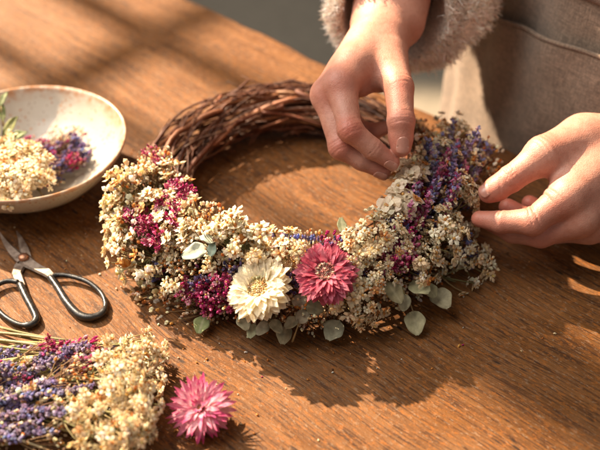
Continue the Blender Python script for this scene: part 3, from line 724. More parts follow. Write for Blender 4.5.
# blade A: tip upper-left goes to right handle; blade B: tip upper goes to left handle
def loopcurve(pts, r0, r1):
    P = [np.asarray(q) for q in pts]; out = []
    n = len(P)
    for i in range(n-1):
        p0 = P[max(0, i-1)]; p1 = P[i]; p2 = P[i+1]; p3 = P[min(n-1, i+2)]
        for k in range(6):
            t = k/6; out.append(.5*((2*p1)+(-p0+p2)*t+(2*p0-5*p1+4*p2-p3)*t*t+(-p0+3*p1-3*p2+p3)*t**3))
    out.append(P[-1]); return out
half1 = empty('blade_half'); half1.parent = sc_root
g = blade(flat(SP(1, 237, 0)), flat(PV), .0078, .0028, .0016, 1)
flatbar(g, [flat(SP(*q, 0)) for q in ((22, 259), (30, 267), (40, 273), (48, 277), (53, 281))], [.0048, .0044, .0034, .0036, .0026], [.0028, .003, .0034, .0038, .0034], .0018)
link('blade', g.mesh('blade', M_STEEL, False), half1)
zz = .0042
c1 = loopcurve([SP(50, 277, zz+.0006), SP(58, 288, zz), SP(66, 301, zz-.0003), SP(78, 314, zz-.001), SP(90, 317.5, zz-.001), SP(101, 314, zz-.001), SP(105.5, 305, zz-.001), SP(101, 293, zz-.001), SP(88, 282, zz), SP(70, 276, zz), SP(57, 275, zz+.0003), SP(52, 276.5, zz+.0006)], 0, 0)
g = Geo(); n = len(c1); tube(g, c1, [.0022+.0006*math.sin(math.pi*min(1, i/n*2)) if i < n*.5 else .0017 for i in range(n)], (1, 1, 1), 10); link('handle_loop', g.mesh('handle_loop', M_BLACK), half1)
half2 = empty('blade_half'); half2.parent = sc_root
g = blade(flat(SP(17, 234, 0)), flat(PV), .0074, .0008, .0016, -1)
flatbar(g, [flat(SP(*q, 0)) for q in ((27, 258), (20, 268), (17, 276), (20, 284), (23, 290))], [.0048, .0042, .0036, .0034, .0026], [.0008, .001, .0016, .0022, .0026], .0018)
link('blade', g.mesh('blade', M_STEEL, False), half2)
c2 = loopcurve([SP(20, 284, zz), SP(26, 297, zz), SP(34, 312, zz-.001), SP(36, 320, zz-.001), SP(30, 325, zz-.001), SP(18, 324, zz-.001), SP(4, 316, zz-.001), SP(-6, 304, zz-.001), SP(-8, 293, zz-.001), SP(-1, 284, zz), SP(9, 281, zz), SP(18, 282, zz)], 0, 0)
g = Geo(); n = len(c2); tube(g, c2, [.0025 if i < n*.4 else .0018 for i in range(n)], (1, 1, 1), 10); link('handle_loop', g.mesh('handle_loop', M_BLACK), half2)
g = Geo(); vs = []; n = 20; pr = [(.0036, .0), (.0037, .0012), (.0032, .0022), (.0018, .0028), (.0001, .003)]
for (q, z) in pr:
    for k in range(n): a = 2*math.pi*k/n; vs.append((q*math.cos(a), q*math.sin(a), z))
g.add(vs, [(i*n+k, i*n+(k+1) % n, i*n+n+(k+1) % n, i*n+n+k) for i in range(len(pr)-1) for k in range(n)], (1, 1, 1))
o = link('rivet', g.mesh('rivet', M_RIVET), sc_root); o.location = Vector(SP(25, 263, 0))+Vector((0, 0, .0048))

# ------------------------------------------------------------------ person
def surface_nets(F, org, h):
    """naive surface nets on a sampled distance field: vertices and quads"""
    s = F < 0; nx, ny, nz = F.shape
    c = np.zeros((nx-1, ny-1, nz-1), int)
    offs = [(i, j_, k) for i in (0, 1) for j_ in (0, 1) for k in (0, 1)]
    for (i, j_, k) in offs: c += s[i:nx-1+i, j_:ny-1+j_, k:nz-1+k]
    act = (c > 0) & (c < 8); idx = -np.ones(act.shape, int); A = np.argwhere(act); idx[act] = np.arange(len(A))
    acc = np.zeros((len(A), 3)); cnt = np.zeros(len(A))
    for a in offs:
        for ax in range(3):
            if a[ax]: continue
            b = list(a); b[ax] = 1
            fa = F[A[:, 0]+a[0], A[:, 1]+a[1], A[:, 2]+a[2]]; fb = F[A[:, 0]+b[0], A[:, 1]+b[1], A[:, 2]+b[2]]
            m = (fa < 0) != (fb < 0); t = np.where(m, fa/np.where(m, fa-fb, 1), 0)
            p = np.tile(np.array(a, float), (len(A), 1)); p[:, ax] += t
            acc[m] += p[m]; cnt[m] += 1
    V = org+(A+acc/cnt[:, None])*h; Q = []
    for ax in range(3):
        u, v = [q for q in range(3) if q != ax]
        sl0 = [slice(None)]*3; sl1 = [slice(None)]*3; sl0[ax] = slice(0, -1); sl1[ax] = slice(1, None)
        ch = s[tuple(sl0)] != s[tuple(sl1)]; G = np.argwhere(ch)
        ok = (G[:, u] > 0) & (G[:, v] > 0) & (G[:, u] < F.shape[u]-1) & (G[:, v] < F.shape[v]-1); G = G[ok]
        def cid(du, dv):
            g_ = G.copy(); g_[:, u] -= du; g_[:, v] -= dv; return idx[g_[:, 0], g_[:, 1], g_[:, 2]]
        q = np.stack([cid(1, 1), cid(0, 1), cid(0, 0), cid(1, 0)], 1)
        flip = s[G[:, 0], G[:, 1], G[:, 2]]
        if ax == 1: flip = ~flip
        q[~flip] = q[~flip][:, ::-1]; Q.append(q)
    return V, np.concatenate(Q)

def smin(a, b, k):
    h = np.maximum(k-np.abs(a-b), 0)/k; return np.minimum(a, b)-h*h*h*k/6
def cone(P, a, b, ra, rb):
    a = np.asarray(a); b = np.asarray(b); ab = b-a; t = np.clip(((P-a) @ ab)/(ab @ ab), 0, 1)
    return np.linalg.norm(P-a-t[..., None]*ab, axis=-1)-(ra+(rb-ra)*t)

def hand_field(P, H):
    palm = None
    for (a, b, ra, rb) in H['palm']:
        d = cone(P, a, b, ra, rb); palm = d if palm is None else smin(palm, d, H['kp'])
    out = None
    for fg in H['fingers']:
        ch = None
        for i in range(len(fg['p'])-1):
            d = cone(P, fg['p'][i], fg['p'][i+1], fg['r'][i], fg['r'][i+1]); ch = d if ch is None else smin(ch, d, .0035)
        for (q, r_) in fg.get('bumps', []):
            ch = smin(ch, np.linalg.norm(P-q, axis=-1)-r_, .005)
        f = smin(palm, ch, fg.get('k', .009)); out = f if out is None else smin(out, f, .0014)
    for (a, b, ra, rb, k) in H.get('extra', []): out = smin(out, cone(P, a, b, ra, rb), k)
    # creases over the joints
    for (J, ax, dn, offs, dep, sg, ext) in H['creases']:
        v = P-J; s_ = v @ ax; dd = v @ dn; lat = np.linalg.norm(v-s_[..., None]*ax-dd[..., None]*dn, axis=-1)
        near = np.exp(-(lat/ext)**2)*np.clip(dd/(.003), 0, 1)*(np.linalg.norm(v, axis=-1) < .03)
        for o_ in offs:
            cur = o_+.10*lat*np.sign(o_+1e-9); out = out+1.25*dep*near*np.exp(-((s_-cur)/sg)**2)
    return out

def build_hand(H, h=.00085):
    pts = np.array([q for fg in H['fingers'] for q in fg['p']]+[q for c_ in H['palm'] for q in c_[:2]])
    lo = pts.min(0)-.028; hi = pts.max(0)+.028
    if 'lo' in H: lo = np.maximum(lo, H['lo'])
    ax = [np.arange(lo[i], hi[i], h) for i in range(3)]
    F = np.empty((len(ax[0]), len(ax[1]), len(ax[2])), np.float32)
    yy, zz_ = np.meshgrid(ax[1], ax[2], indexing='ij')
    for i in range(0, len(ax[0]), 8):
        xs = ax[0][i:i+8]; P = np.empty((len(xs), *yy.shape, 3)); P[..., 0] = xs[:, None, None]; P[..., 1] = yy; P[..., 2] = zz_
        F[i:i+8] = hand_field(P, H)
    V, Q = surface_nets(F, lo, h)
    red = np.zeros(len(V))
    for (c_, r_, a_) in H['red']: red = np.maximum(red, a_*np.exp(-(np.linalg.norm(V-c_, axis=1)/r_)**2))
    return V, Q, red

def make_crease(p_prev, J, p_next, dn, offs, dep=.0006, sg=.0006, ext=.008):
    a = nrm(np.asarray(p_next)-np.asarray(p_prev)); dn = nrm(dn-a*np.dot(dn, a)); return (np.asarray(J), a, dn, offs, dep, sg, ext)

# ---- hand at the left of the picture (the person's right hand), back of the hand towards the viewer
D0 = .655
def A(x, y, dd=0): return dp(x, y, D0+dd)
idx = [A(341, 84, .006), A(350, 130, -.008), A(373, 149, -.004), A(392, 162, .0)]
mid = [A(328, 95, .016), A(341, 147, .006), A(362, 160, .007), A(383, 171, .009)]
rng_ = [A(330, 100, .034), A(346, 140, .030), A(366, 150, .032), A(380, 150, .036)]
pky = [A(340, 98, .050), A(356, 128, .046), A(372, 132, .046), A(384, 128, .048)]
thb = [A(388, 58, .034), A(399, 88, .008), A(401, 121, -.004), A(401, 147, -.003)]
wr = A(388, 22, .066)
el_r = np.array([.115, .315, .215])
fa1 = wr+nrm(el_r-wr)*.05; fa2 = wr+nrm(el_r-wr)*.14
HL = dict(kp=.010, palm=[
    (wr, idx[0]+.25*(wr-idx[0]), .0185, .0135), (idx[0]+.25*(wr-idx[0]), idx[0], .0135, .0112),
    (wr+A(0, 0)*0, mid[0], .0180, .0112), (wr, rng_[0], .0175, .0108), (wr+FW*.006, pky[0], .0165, .0105),
    (A(386, 40, .050), A(380, 72, .026), .017, .013),
    (wr, fa1, .0200, .0225), (wr+RT*.010, fa1+RT*.010, .0165, .0185), (wr-RT*.010, fa1-RT*.012, .0165, .0185), (fa1, fa2, .0255, .031)],
    fingers=[
    dict(p=idx, r=[.0104, .0078, .0069, .0053], bumps=[(idx[1]-FW*.0012, .0079), (idx[0]-FW*.002, .0100)]),
    dict(p=mid, r=[.0104, .0080, .0070, .0055], bumps=[(mid[1]-FW*.001, .0080), (mid[0]-RT*.0005, .0094)]),
    dict(p=rng_, r=[.0098, .0076, .0066, .0054]), dict(p=pky, r=[.0090, .0070, .0062, .0052]),
    dict(p=thb, r=[.0130, .0100, .0085, .0068], k=.012, bumps=[(thb[2]-FW*.001, .0088), (thb[3]*.6+thb[2]*.4+FW*.0015, .0081)])],
    extra=[(A(386, 62, .034), A(362, 88, .020), .008, .0055, .012),
           (idx[0]+.5*(wr-idx[0])-FW*.0125, idx[0]-FW*.0075, .0022, .0020, .006),
           (mid[0]+.5*(wr-mid[0])-FW*.0125-RT*.002, mid[0]-FW*.0070, .0022, .0020, .006)],
    creases=[
    make_crease(idx[0], idx[1], idx[2], -FW, [-.0034, -.0017, 0., .0019, .0036], .00055, .0005),
    make_crease(idx[1], idx[2], idx[3], -FW, [-.001, .0008], .0004, .0004),
    make_crease(mid[0], mid[1], mid[2], -FW-RT*.4, [-.003, -.0012, .0006, .0026], .00055, .0005),
    make_crease(thb[1], thb[2], thb[3], -FW, [-.0040, -.0022, -.0004, .0014, .0032], .00055, .0005, .009),
    make_crease(thb[0], thb[1], thb[2], -FW+RT*.4, [-.003, 0, .003], .0003, .0007, .009)],
    red=[(idx[1]-FW*.006, .009, .9), (mid[1]-FW*.006, .009, .75), (idx[0]-FW*.008, .011, .55), (mid[0]-FW*.008, .011, .55), (thb[2]-FW*.006, .009, .5), (thb[1]-FW*.008, .011, .5),
         (idx[3], .013, .55), (mid[3], .013, .6), (thb[3], .014, .6), (rng_[3], .014, .6)])
# ---- hand at the right of the picture (the person's left hand), thumb on top
D1 = .662
def B(x, y, dd=0): return dp(x-4.5, y, D1+dd)
t2 = [B(588, 140, .012), B(548, 156, -.006), B(515, 179, -.006), B(493, 193, -.002)]
i2 = [B(573, 196, -.016), B(537, 221, -.016), B(506, 222, -.008), B(484, 219, .0)]
m2 = [B(584, 218, -.010), B(545, 234, -.004), B(517, 231, .006), B(495, 222, .012)]
r2 = [B(594, 226, .006), B(560, 231, .016), B(534, 220, .026), B(512, 207, .030)]
p2 = [B(604, 226, .024), B(574, 226, .034), B(552, 214, .040), B(534, 203, .042)]
w2 = B(632, 150, .016); el_l = np.array([.43, .035, .205])
fb1 = w2+nrm(el_l-w2)*.06; fb2 = w2+nrm(el_l-w2)*.15
HR = dict(kp=.012, palm=[
    (w2, i2[0], .0190, .0125), (w2+UP*-.004, m2[0], .0185, .0122), (w2-UP*.008, r2[0], .0180, .0115), (w2-UP*.010, p2[0], .0170, .0108),
    (w2+UP*.008, t2[0], .0180, .0160), (t2[0], t2[1], .0160, .0118), (B(596, 165, .004), B(572, 178, -.006), .0140, .0105),
    (w2, fb1, .0205, .0235), (fb1, fb2, .0250, .031)],
    fingers=[
    dict(p=t2, r=[.0140, .0108, .0090, .0068], k=.011, bumps=[(t2[2]*.4+t2[3]*.6-UP*.001, .0083), (t2[1]+UP*.002, .0108)]),
    dict(p=i2, r=[.0114, .0086, .0074, .0056], bumps=[(i2[1]-UP*.001, .0087), (i2[0]*.72+i2[1]*.28+UP*.001, .0102)]),
    dict(p=m2, r=[.0120, .0092, .0080, .0062]), dict(p=r2, r=[.0112, .0086, .0076, .0062]), dict(p=p2, r=[.0102, .0078, .0068, .0056])],
    creases=[
    make_crease(t2[1], t2[2], t2[3], -FW*.8+UP*.5, [-.0042, -.0024, -.0006, .0012, .0030], .0006, .0005, .010),
    make_crease(t2[0], t2[1], t2[2], -FW*.6+UP*.8, [-.005, -.002, .001, .004], .0004, .0008, .012),
    make_crease(i2[0], i2[1], i2[2], UP-FW*.5, [-.0022, 0.], .0009, .0006, .008),
    make_crease(i2[1], i2[2], i2[3], UP-FW*.5, [0.], .0006, .0006, .008),
    make_crease(i2[1], B(562, 203, -.016), B(572, 196, -.016), UP-FW*.4, [0., -.004], .0008, .0007, .009),
    make_crease(i2[0], i2[1], i2[2], -FW, [-.003, -.001, .0012, .003], .00035, .0005)],
    red=[(t2[1]+UP*.008, .012, .5), (t2[2]-FW*.006, .010, .45), (t2[3], .016, .65), (i2[3], .016, .65), (i2[1], .012, .5), (B(560, 205, -.020), .012, .45), (m2[1]-FW*.006, .013, .5), (m2[3], .016, .75), (r2[3], .02, .8), (p2[3], .02, .8), (i2[2], .012, .5)])

person = empty('person'); 
# body frame: the person stands past the far edge, facing the table
TC = EDGE0 + E_DIR*.106 + N_DIR*.148; TC[2] = 0
def BP(l, f_, z): return TC+E_DIR*l-N_DIR*f_+np.array([0, 0, z])      # l to the picture right, f_ forward over the table
person.location = (TC[0], TC[1], -.75)
props(person, 'person in a brown apron and fleecy cream sweater tying flowers onto the wreath', 'person')
PO = np.array([TC[0], TC[1], -.75])

V1, Q1, R1 = build_hand(HL); V2, Q2, R2 = build_hand(HR)
def body_field(P):
    sh_r, sh_l = BP(-.17, -.03, .50), BP(.17, -.03, .50)
    f_ = cone(P, BP(-.06, 0, .02), BP(-.07, -.02, .42), .10, .095)
    f_ = smin(f_, cone(P, BP(.06, 0, .02), BP(.07, -.02, .42), .10, .095), .08)
    f_ = smin(f_, cone(P, BP(-.14, -.02, .49), BP(.14, -.02, .49), .05, .05), .06)
    f_ = smin(f_, cone(P, BP(0, -.02, .50), BP(0, .03, .62), .055, .05), .04)
    hd = BP(0, .07, .70)
    f_ = smin(f_, np.linalg.norm((P-hd)*np.array([1.08, 1.08, .88]), axis=-1)-.092, .03)
    f_ = smin(f_, cone(P, hd+[0, 0, -.075]-N_DIR*.045, hd+[0, 0, -.03]-N_DIR*.03, .028, .05), .03)      # jaw
    f_ = smin(f_, cone(P, hd-N_DIR*.085+[0, 0, .005], hd-N_DIR*.103-[0, 0, .028], .007, .011), .012)       # nose
    f_ = smin(f_, cone(P, hd-N_DIR*.083-E_DIR*.014-[0, 0, .055], hd-N_DIR*.083+E_DIR*.014-[0, 0, .055], .007, .007), .006)  # mouth
    for s_ in (-1, 1):
        f_ = smin(f_, cone(P, hd+E_DIR*s_*.083+[0, 0, .012], hd+E_DIR*s_*.083-[0, 0, .028], .012, .008), .006)
        e_ = np.linalg.norm(P-(hd-N_DIR*.088+E_DIR*s_*.032+[0, 0, .008]), axis=-1)-.012
        f_ = np.maximum(f_, -e_*1.0) if False else f_
        f_ = smin(f_, cone(P, sh_r if s_ < 0 else sh_l, el_r if s_ < 0 else el_l, .043, .036), .03)
        f_ = smin(f_, cone(P, el_r if s_ < 0 else el_l, fa2 if s_ < 0 else fb2, .036, .030), .01)
        f_ = smin(f_, cone(P, BP(s_*.085, 0, .0), BP(s_*.09, .01, -.36), .082, .055), .04)
        f_ = smin(f_, cone(P, BP(s_*.09, .01, -.36), BP(s_*.09, -.02, -.68), .052, .034), .02)
        f_ = smin(f_, cone(P, BP(s_*.09, -.03, -.715), BP(s_*.10, .12, -.725), .032, .024), .02)
    return f_
def coarse(fn, lo, hi, h):
    ax = [np.arange(lo[i], hi[i], h) for i in range(3)]; X = np.stack(np.meshgrid(*ax, indexing='ij'), -1); return surface_nets(fn(X), np.array(lo), h)
Vb, Qb = coarse(body_field, [TC[0]-.36, TC[1]-.36, -.76], [TC[0]+.36, TC[1]+.36, .84], .010)
allV = np.concatenate([V1, V2, Vb])-PO; allQ = np.concatenate([Q1, Q2+len(V1), Qb+len(V1)+len(V2)]); red = np.concatenate([R1, R2, np.zeros(len(Vb))])
m = bpy.data.meshes.new('body'); m.vertices.add(len(allV)); m.vertices.foreach_set('co', allV.ravel()); m.loops.add(allQ.size); m.loops.foreach_set('vertex_index', allQ.ravel().astype(np.int32))
m.polygons.add(len(allQ)); m.polygons.foreach_set('loop_start', np.arange(0, allQ.size, 4, dtype=np.int32)); m.update(calc_edges=True); m.polygons.foreach_set('use_smooth', [True]*len(allQ))
a_ = m.attributes.new('Red', 'FLOAT', 'POINT'); a_.data.foreach_set('value', red.astype(np.float32)); m.materials.append(M_SKIN)
body = link('body', m, person)
sm = body.modifiers.new('smooth', 'SMOOTH'); sm.factor = .5; sm.iterations = 1

def nail(p0, p1, r0, r1, dn, W, L, back=.0030):
    """curved nail plate over the finger end p1 (p0 = joint before it)"""
    p0, p1 = np.asarray(p0), np.asarray(p1); a = nrm(p1-p0); dn = nrm(dn-a*np.dot(dn, a)); s = np.cross(a, dn); vs = []; nu, nv = 10, 12; c0 = p1-a*back*0+a*.0005
    for i in range(nu+1):
        u = i/nu
        for k in range(nv+1):
            v = k/nv*2-1; edge = math.sqrt(max(0, 1-abs(2*u-1)**5)); wv = v*W/2*(.80+.2*edge)*(1-.10*(1-u)); 
            along = (u-.62)*L - (abs(v)**2.2)*L*.10*(1 if u > .5 else -1.4)
            rr = r1*(1.0) if True else r0; ang_ = wv/rr*.92
            base = c0+a*along; drop = .0005-max(0, along)**2/(r1*2.6)+min(0, along)*-.10
            vs.append(base+dn*(math.cos(ang_)*rr+drop)+s*math.sin(ang_)*rr)
    fs = [(i*(nv+1)+k, i*(nv+1)+k+1, (i+1)*(nv+1)+k+1, (i+1)*(nv+1)+k) for i in range(nu) for k in range(nv)]
    g = Geo(); g.add([v_-PO for v_ in vs], fs, (1, 1, 1)); o = link('fingernail', g.mesh('fingernail', M_NAIL), person)
    so = o.modifiers.new('thick', 'SOLIDIFY'); so.thickness = .0005; so.offset = 0; return o
nail(thb[2], thb[3], .0085, .0069, -FW+RT*.1, .0108, .0115)
nail(idx[2], idx[3], .0069, .0053, -FW*.8-UP*.75, .0085, .0095)
nail(mid[2], mid[3], .0070, .0055, -FW*.6-UP*.9, .0085, .0095)
nail(t2[2], t2[3], .0090, .0069, -FW*.9-RT*.1+UP*.5, .0110, .0120)

# ---- clothes
def loft(rings, n=96, fold=None, close=(False, False)):
    """rings: (centre, x axis, y axis) -> tube of quads"""
    vs = []; 
    for i, (c, x, y) in enumerate(rings):
        for k in range(n):
            a = 2*math.pi*k/n; q = 1+(fold(i, a) if fold else 0); vs.append(c+x*math.cos(a)*q+y*math.sin(a)*q)
    fs = [(i*n+k, i*n+(k+1) % n, (i+1)*n+(k+1) % n, (i+1)*n+k) for i in range(len(rings)-1) for k in range(n)]
    return vs, fs
def fuzz(g, pts, nrms, count, L, r, wd=.00035, pal=((.93, .86, .77), (.95, .90, .83), (.88, .76, .65), (.62, .36, .25), (.42, .45, .44))):
    for _ in range(count):
        i = r.randrange(len(pts)); p = pts[i]+np.array([r.gauss(0, .0015) for _ in range(3)]); n_ = nrm(nrms[i]+np.array([r.gauss(0, .55) for _ in range(3)])); l = L*r.uniform(.4, 1.2)
        s = nrm(np.cross(n_, [r.gauss(0, 1), r.gauss(0, 1), r.gauss(0, 1)]))*wd; q1 = p+n_*l*.5+s*r.uniform(-5, 5); q2 = q1+nrm(n_+np.array([r.gauss(0, .8) for _ in range(3)]))*l*.5
        g.add([p-s, p+s, q1+s*.8, q1-s*.8, q2], [(0, 1, 2, 3), (3, 2, 4)], jit(pal[0 if r.random() < .4 else 1 if r.random() < .7 else r.randrange(len(pal))], .12, r))

def sleeve(pts, rads, tilt_end, seed, nrng=40):
    """fleecy tube along pts; the end ring leans by tilt_end; the cuff turns in"""
    r = random.Random(seed); rings = []; n = len(pts); x0 = None
    P = loopcurve(pts, 0, 0); m_ = len(P); RD = np.interp(np.linspace(0, len(rads)-1, m_), range(len(rads)), rads)
    for i, p in enumerate(P):
        d = nrm(P[min(i+1, m_-1)]-P[max(0, i-1)]); t = i/(m_-1); d = nrm(d*(1-max(0, t-.6)/.4)+nrm(tilt_end)*(max(0, t-.6)/.4))
        x = nrm(np.cross([0, 0, 1], d)) if x0 is None else nrm(x0-d*np.dot(x0, d)); x0 = x; y = np.cross(d, x); rings.append((p, x*RD[i], y*RD[i]))
    c, x, y = rings[-1]; d = nrm(tilt_end); no = len(rings)
    for k, (o_, q) in enumerate(((.004, .97), (.005, .90), (.002, .84), (-.012, .80), (-.04, .76))): rings.append((c+d*o_, x*q, y*q))
    f_ = lambda i, a: (.035*math.sin(3*a+i*.5+seed)+.03*math.sin(7*a-i*.9)+.02*math.sin(13*a+i*2.1)+.018*math.sin(i*2.3+2*a))*(1 if i < no else .5)+r.uniform(-.012, .012)
    vs, fs = loft(rings, 84, f_); nr_ = []
    for i, (c, x, y) in enumerate(rings):
        for k in range(84): nr_.append(nrm(vs[i*84+k]-c))
    return vs, fs, nr_[:84*(no+2)], 84*(no+2)
g = Geo(); fz = Geo(); rr_ = random.Random(9)
cuffR = A(394, 14, .078); 
s1 = sleeve([BP(-.145, -.03, .51), BP(-.17, -.03, .50)*.5+el_r*.5, el_r, el_r*.5+cuffR*.5+np.array([.006, 0, 0]), A(412, -8, .092), cuffR], [.078, .072, .068, .064, .060, .0455], nrm(-UP*.7-FW*.75+RT*-.05), 1)
s2 = sleeve([BP(.145, -.03, .51), BP(.17, -.03, .50)*.5+el_l*.5, el_l, el_l*.45+fb2*.55, fb2, fb1+(fb2-fb1)*.35], [.075, .070, .062, .052, .045, .040], nrm(w2-el_l), 2)
for (vs, fs, nn, lim) in (s1, s2):
    g.add(vs, fs, (1, 1, 1)); 
fuzz(fz, s1[0][84*12:s1[3]], s1[2][84*12:], 34000, .0075, rr_); fuzz(fz, s2[0][84*12:s2[3]], s2[2][84*12:], 5000, .006, rr_)
# sweater body
def torso_ring(z, off, zf=0):
    w = np.interp(z, [-.45, -.2, 0, .12, .25, .42, .50, .53, .56], [.20, .185, .168, .152, .155, .165, .16, .10, .065]); dpt = np.interp(z, [-.45, -.2, 0, .12, .25, .42, .50, .53, .56], [.13, .128, .118, .110, .115, .115, .085, .07, .06])
    return BP(0, np.interp(z, [-.45, 0, .5], [0, 0, .0]), z), E_DIR*(w+off), -N_DIR*(dpt+off)
rings = [torso_ring(z, .004) for z in np.linspace(-.14, .56, 50)]
vs, fs = loft(rings, 120, lambda i, a: .012*math.sin(5*a+i*.15)+.008*math.sin(11*a)); g.add(vs, fs, (1, 1, 1))
g.v = [tuple(np.array(v)-PO) for v in g.v]; sw = link('sweater', g.mesh('sweater', M_SWEATER), person)
fz.v = [tuple(np.array(v)-PO) for v in fz.v]; props(link('wool_fuzz', fz.mesh('wool_fuzz', M_FUZZ, False), sw), kind='stuff')

# apron: wraps the front, stands off at the sides with soft folds
def apron_pt(a, z, off=0.):
    """a = angle from straight ahead, positive to the picture right"""
    c, x, y = torso_ring(z, .016+off)
    fl = (.007*math.sin(5*a+1.2+z*4)+.0045*math.sin(19*a+z*6+math.sin(z*20)))*min(1, abs(a)/1.2)**2+.0012*math.sin(15*a+z*9)+(.0012+.003*min(1, abs(a)/1.6)**3)*math.sin(z*30+a*5)+.0005*math.sin(z*90-a*19)
    skirt = max(0, .1-z)*.10
    return c+x*math.sin(a)*(1+skirt)+y*math.cos(a)*(1+skirt*.4)+(nrm(x)*math.sin(a)+nrm(y)*math.cos(a))*fl
def sheet(fn, na, nz, name, mat, parent, th=.0022):
    vs = [fn(i/na, k/nz)-PO for k in range(nz+1) for i in range(na+1)]; fs = [(k*(na+1)+i, k*(na+1)+i+1, (k+1)*(na+1)+i+1, (k+1)*(na+1)+i) for k in range(nz) for i in range(na)]
    g = Geo(); g.add(vs, fs, (1, 1, 1)); o = link(name, g.mesh(name, mat), parent); so = o.modifiers.new('thick', 'SOLIDIFY'); so.thickness = th; so.offset = 0; return o
def ap_fn(u, v):
    z = -.52+v*.66; lim = 2.05-.25*max(0, -z)*1.0; return apron_pt(-lim+2*lim*u, z)
ap = sheet(ap_fn, 150, 110, 'apron', M_APRON, person)
bib = sheet(lambda u, v: apron_pt((-1.35+.75*v)*(1-u)+(1.35-.75*v)*u, .135+v*.33, .003), 90, 60, 'bib', M_APRON, ap)
# pouch laid over the front, with a curved top hem
def pouch_top(a): return .070+.035*math.cos(a*1.2+.9)
def pk(u, v):
    a = -1.25+2.3*u; zt = PT(a); return apron_pt(a, -.22+(zt+.22)*v, .006+.002*v)
def PT(a): return HEM0+HEM1*(a-HEMC)**2
HEM0, HEM1, HEMC = .103, -.035, .10
pch = sheet(pk, 120, 60, 'pouch', M_APRON, ap, .003)
g = Geo(); hp = [apron_pt(-1.25+2.3*k/70, PT(-1.25+2.3*k/70), .0095)-PO for k in range(71)]; tube(g, hp, [(.0016, .0016)]*71, (1, 1, 1), 8); link('hem', g.mesh('hem', M_APRON), ap)
for s_ in (-1, 1):
    g = Geo(); pts = [apron_pt(s_*.60, .46, .006)-PO, BP(s_*.085, .07, .535)-PO, BP(s_*.06, .0, .575)-PO, BP(s_*.02, -.07, .56)-PO]; tube(g, loopcurve(pts, 0, 0), (.012, .0025) if False else [(.011, .0022)]*19, (1, 1, 1), 8); link('strap', g.mesh('strap', M_APRON), ap)
# trousers, shoes, hair: outside the picture, kept simple
for s_ in (-1, 1):
    rg = [(BP(s_*q, f_, z), E_DIR*w, -N_DIR*w) for (q, f_, z, w) in ((.07, 0, -.02, .098), (.085, 0, -.12, .092), (.09, .01, -.36, .068), (.09, -.01, -.55, .056), (.09, -.02, -.68, .052))]
    vs, fs = loft(rg, 40, lambda i, a: .03*math.sin(3*a+i)); g = Geo(); g.add([v-PO for v in vs], fs, (1, 1, 1)); link('trouser_leg', g.mesh('trouser_leg', M_TROUSER), person)
    g = Geo(); tube(g, [BP(s_*.09, -.075, -.72)-PO, BP(s_*.09, -.05, -.712)-PO, BP(s_*.095, .03, -.715)-PO, BP(s_*.10, .12, -.723)-PO, BP(s_*.102, .155, -.728)-PO], [.012, .036, .040, .032, .012], (1, 1, 1), 16); link('shoe', g.mesh('shoe', M_BLACK), person)
hd = BP(0, .07, .70)
def hair_field(P):
    f_ = np.linalg.norm((P-hd-N_DIR*.012-[0, 0, .008])*np.array([1.04, 1.04, .9]), axis=-1)-.100
    f_ = smin(f_, np.linalg.norm(P-hd-N_DIR*.11-[0, 0, .01], axis=-1)-.036, .02)
    cut = (P-(hd-N_DIR*.045)) @ (-N_DIR+np.array([0, 0, -.75])); f_ = np.maximum(f_, cut); return f_
Vh, Qh = coarse(hair_field, list(hd-.18), list(hd+.18), .005); g = Geo(); g.add(Vh-PO, [tuple(q) for q in Qh], (1, 1, 1)); link('hair', g.mesh('hair', M_HAIR), person)
for s_ in (-1, 1):
    g = Geo(); e_ = hd-N_DIR*.080+E_DIR*s_*.031+[0, 0, .006]; blob(g, e_-PO, -N_DIR, .011, .0105, (1, 1, 1), 14); link('eye', g.mesh('eye', simple('eye', (.25, .2, .18), .2)), person)

# ------------------------------------------------------------------ light: low sun through a window behind and to the left
LAZ = nrm(E_DIR*1.0+N_DIR*-.03); LEL = R(38); LDIR = nrm(np.array([LAZ[0]*math.cos(LEL), LAZ[1]*math.cos(LEL), -math.sin(LEL)]))
LP = -LDIR*7.5
sd = bpy.data.lights.new('low_sun', 'SPOT'); so = bpy.data.objects.new('low_sun', sd); COL.objects.link(so); so.location = LP
so.rotation_euler = Vector(LDIR).to_track_quat('-Z', 'Y').to_euler(); sd.spot_size = R(24); sd.spot_blend = .1; sd.energy = 11200; sd.shadow_soft_size = .05; sd.color = (1., .78, .54)
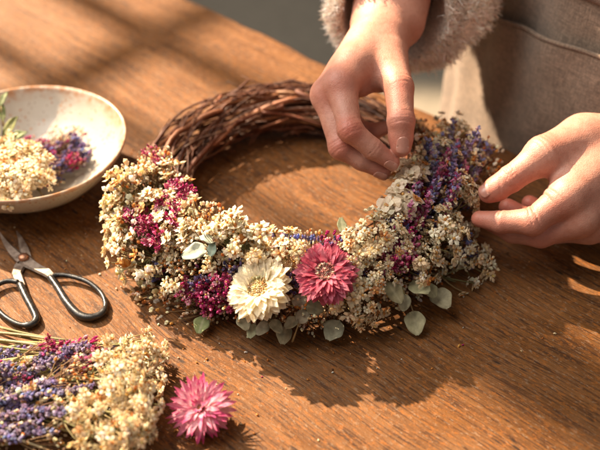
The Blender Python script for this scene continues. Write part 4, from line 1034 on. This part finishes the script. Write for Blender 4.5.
# window frame with mullions and added sun-blocking bars between the lamp and the table
WDIR = nrm(np.array([LAZ[0], LAZ[1], 0])); WSID = np.array([-WDIR[1], WDIR[0], 0]); W0 = -WDIR*1.75
def onwin(Q):
    t = ((W0-LP) @ WDIR)/((Q-LP) @ WDIR); return LP+(Q-LP)*t
win = empty('window_frame', (W0[0], W0[1], -.75)); props(win, 'window frame with mullions and added sun-blocking bars, outside the picture, that the low sun shines through', 'window', kind='structure')
WO = np.array([W0[0], W0[1], -.75])
def UV(u, v): return E_DIR*v+N_DIR*u
def bar(u0, v0, u1, v1, w0, w1=None, name='mullion_shade_bar'):
    """bar whose shadow on the table runs from (u0,v0) to (u1,v1) with the given widths"""
    w1 = w1 or w0; a, b = onwin(UV(u0, v0)), onwin(UV(u1, v1)); d = nrm(b-a); s = nrm(np.cross(d, WDIR)); k = (W0-LP) @ WDIR/((np.zeros(3)-LP) @ WDIR)
    vs = []
    for (p, w) in ((a, w0), (b, w1)):
        for (x, y) in ((-1, -1), (1, -1), (1, 1), (-1, 1)): vs.append(p+s*x*w*k*.5+WDIR*y*.012-WO)
    g = Geo(); g.add(vs, [(0, 1, 2, 3), (7, 6, 5, 4), (0, 4, 5, 1), (1, 5, 6, 2), (2, 6, 7, 3), (3, 7, 4, 0)], (1, 1, 1)); return link(name, g.mesh(name, M_FRAME, False), win)
M_FRAME = simple('painted_frame', (.6, .58, .55), .5)
bar(.112, -.9, .104, .10, .034)
bar(-.004, -.9, -.004, .10, .024)
bar(.0, .125, .0, .45, .08)  # wider bar added out of view to darken the lower right tabletop

bar(-.30, -.28, .35, -.28, .020, name='transom')
bar(.80, -1.2, .80, 1.4, .86, name='jamb_sun_block')  # broad unseen panel added to keep the sun off the floor behind
bar(-1.1, -1.2, -1.1, 1.4, 1.2, name='jamb_sun_block')

wd = bpy.data.worlds.new('World'); SC.world = wd; wd.use_nodes = True; bg = wd.node_tree.nodes['Background']
bg.inputs['Color'].default_value = (1., .93, .85, 1); bg.inputs['Strength'].default_value = .225
# added soft fill from the upper left, lifting flower tops and shadows
ad = bpy.data.lights.new('soft_fill', 'AREA'); ao = bpy.data.objects.new('soft_fill', ad); COL.objects.link(ao)
ao.location = (-1.0, .1, 1.5); ao.rotation_euler = Vector((1.0, -.1, -1.5)).to_track_quat('-Z', 'Y').to_euler(); ad.shape = 'RECTANGLE'; ad.size = 1.2; ad.size_y = 1.4; ad.energy = 35; ad.color = (1., .93, .84)
SC.render.engine = 'CYCLES'; SC.cycles.use_denoising = True; SC.cycles.max_bounces = 8; SC.cycles.transparent_max_bounces = 8
SC.view_settings.view_transform = 'Standard'; SC.view_settings.look = 'None'; SC.view_settings.exposure = .35; SC.view_settings.gamma = 1
SC.render.resolution_x = 1024; SC.render.resolution_y = 768
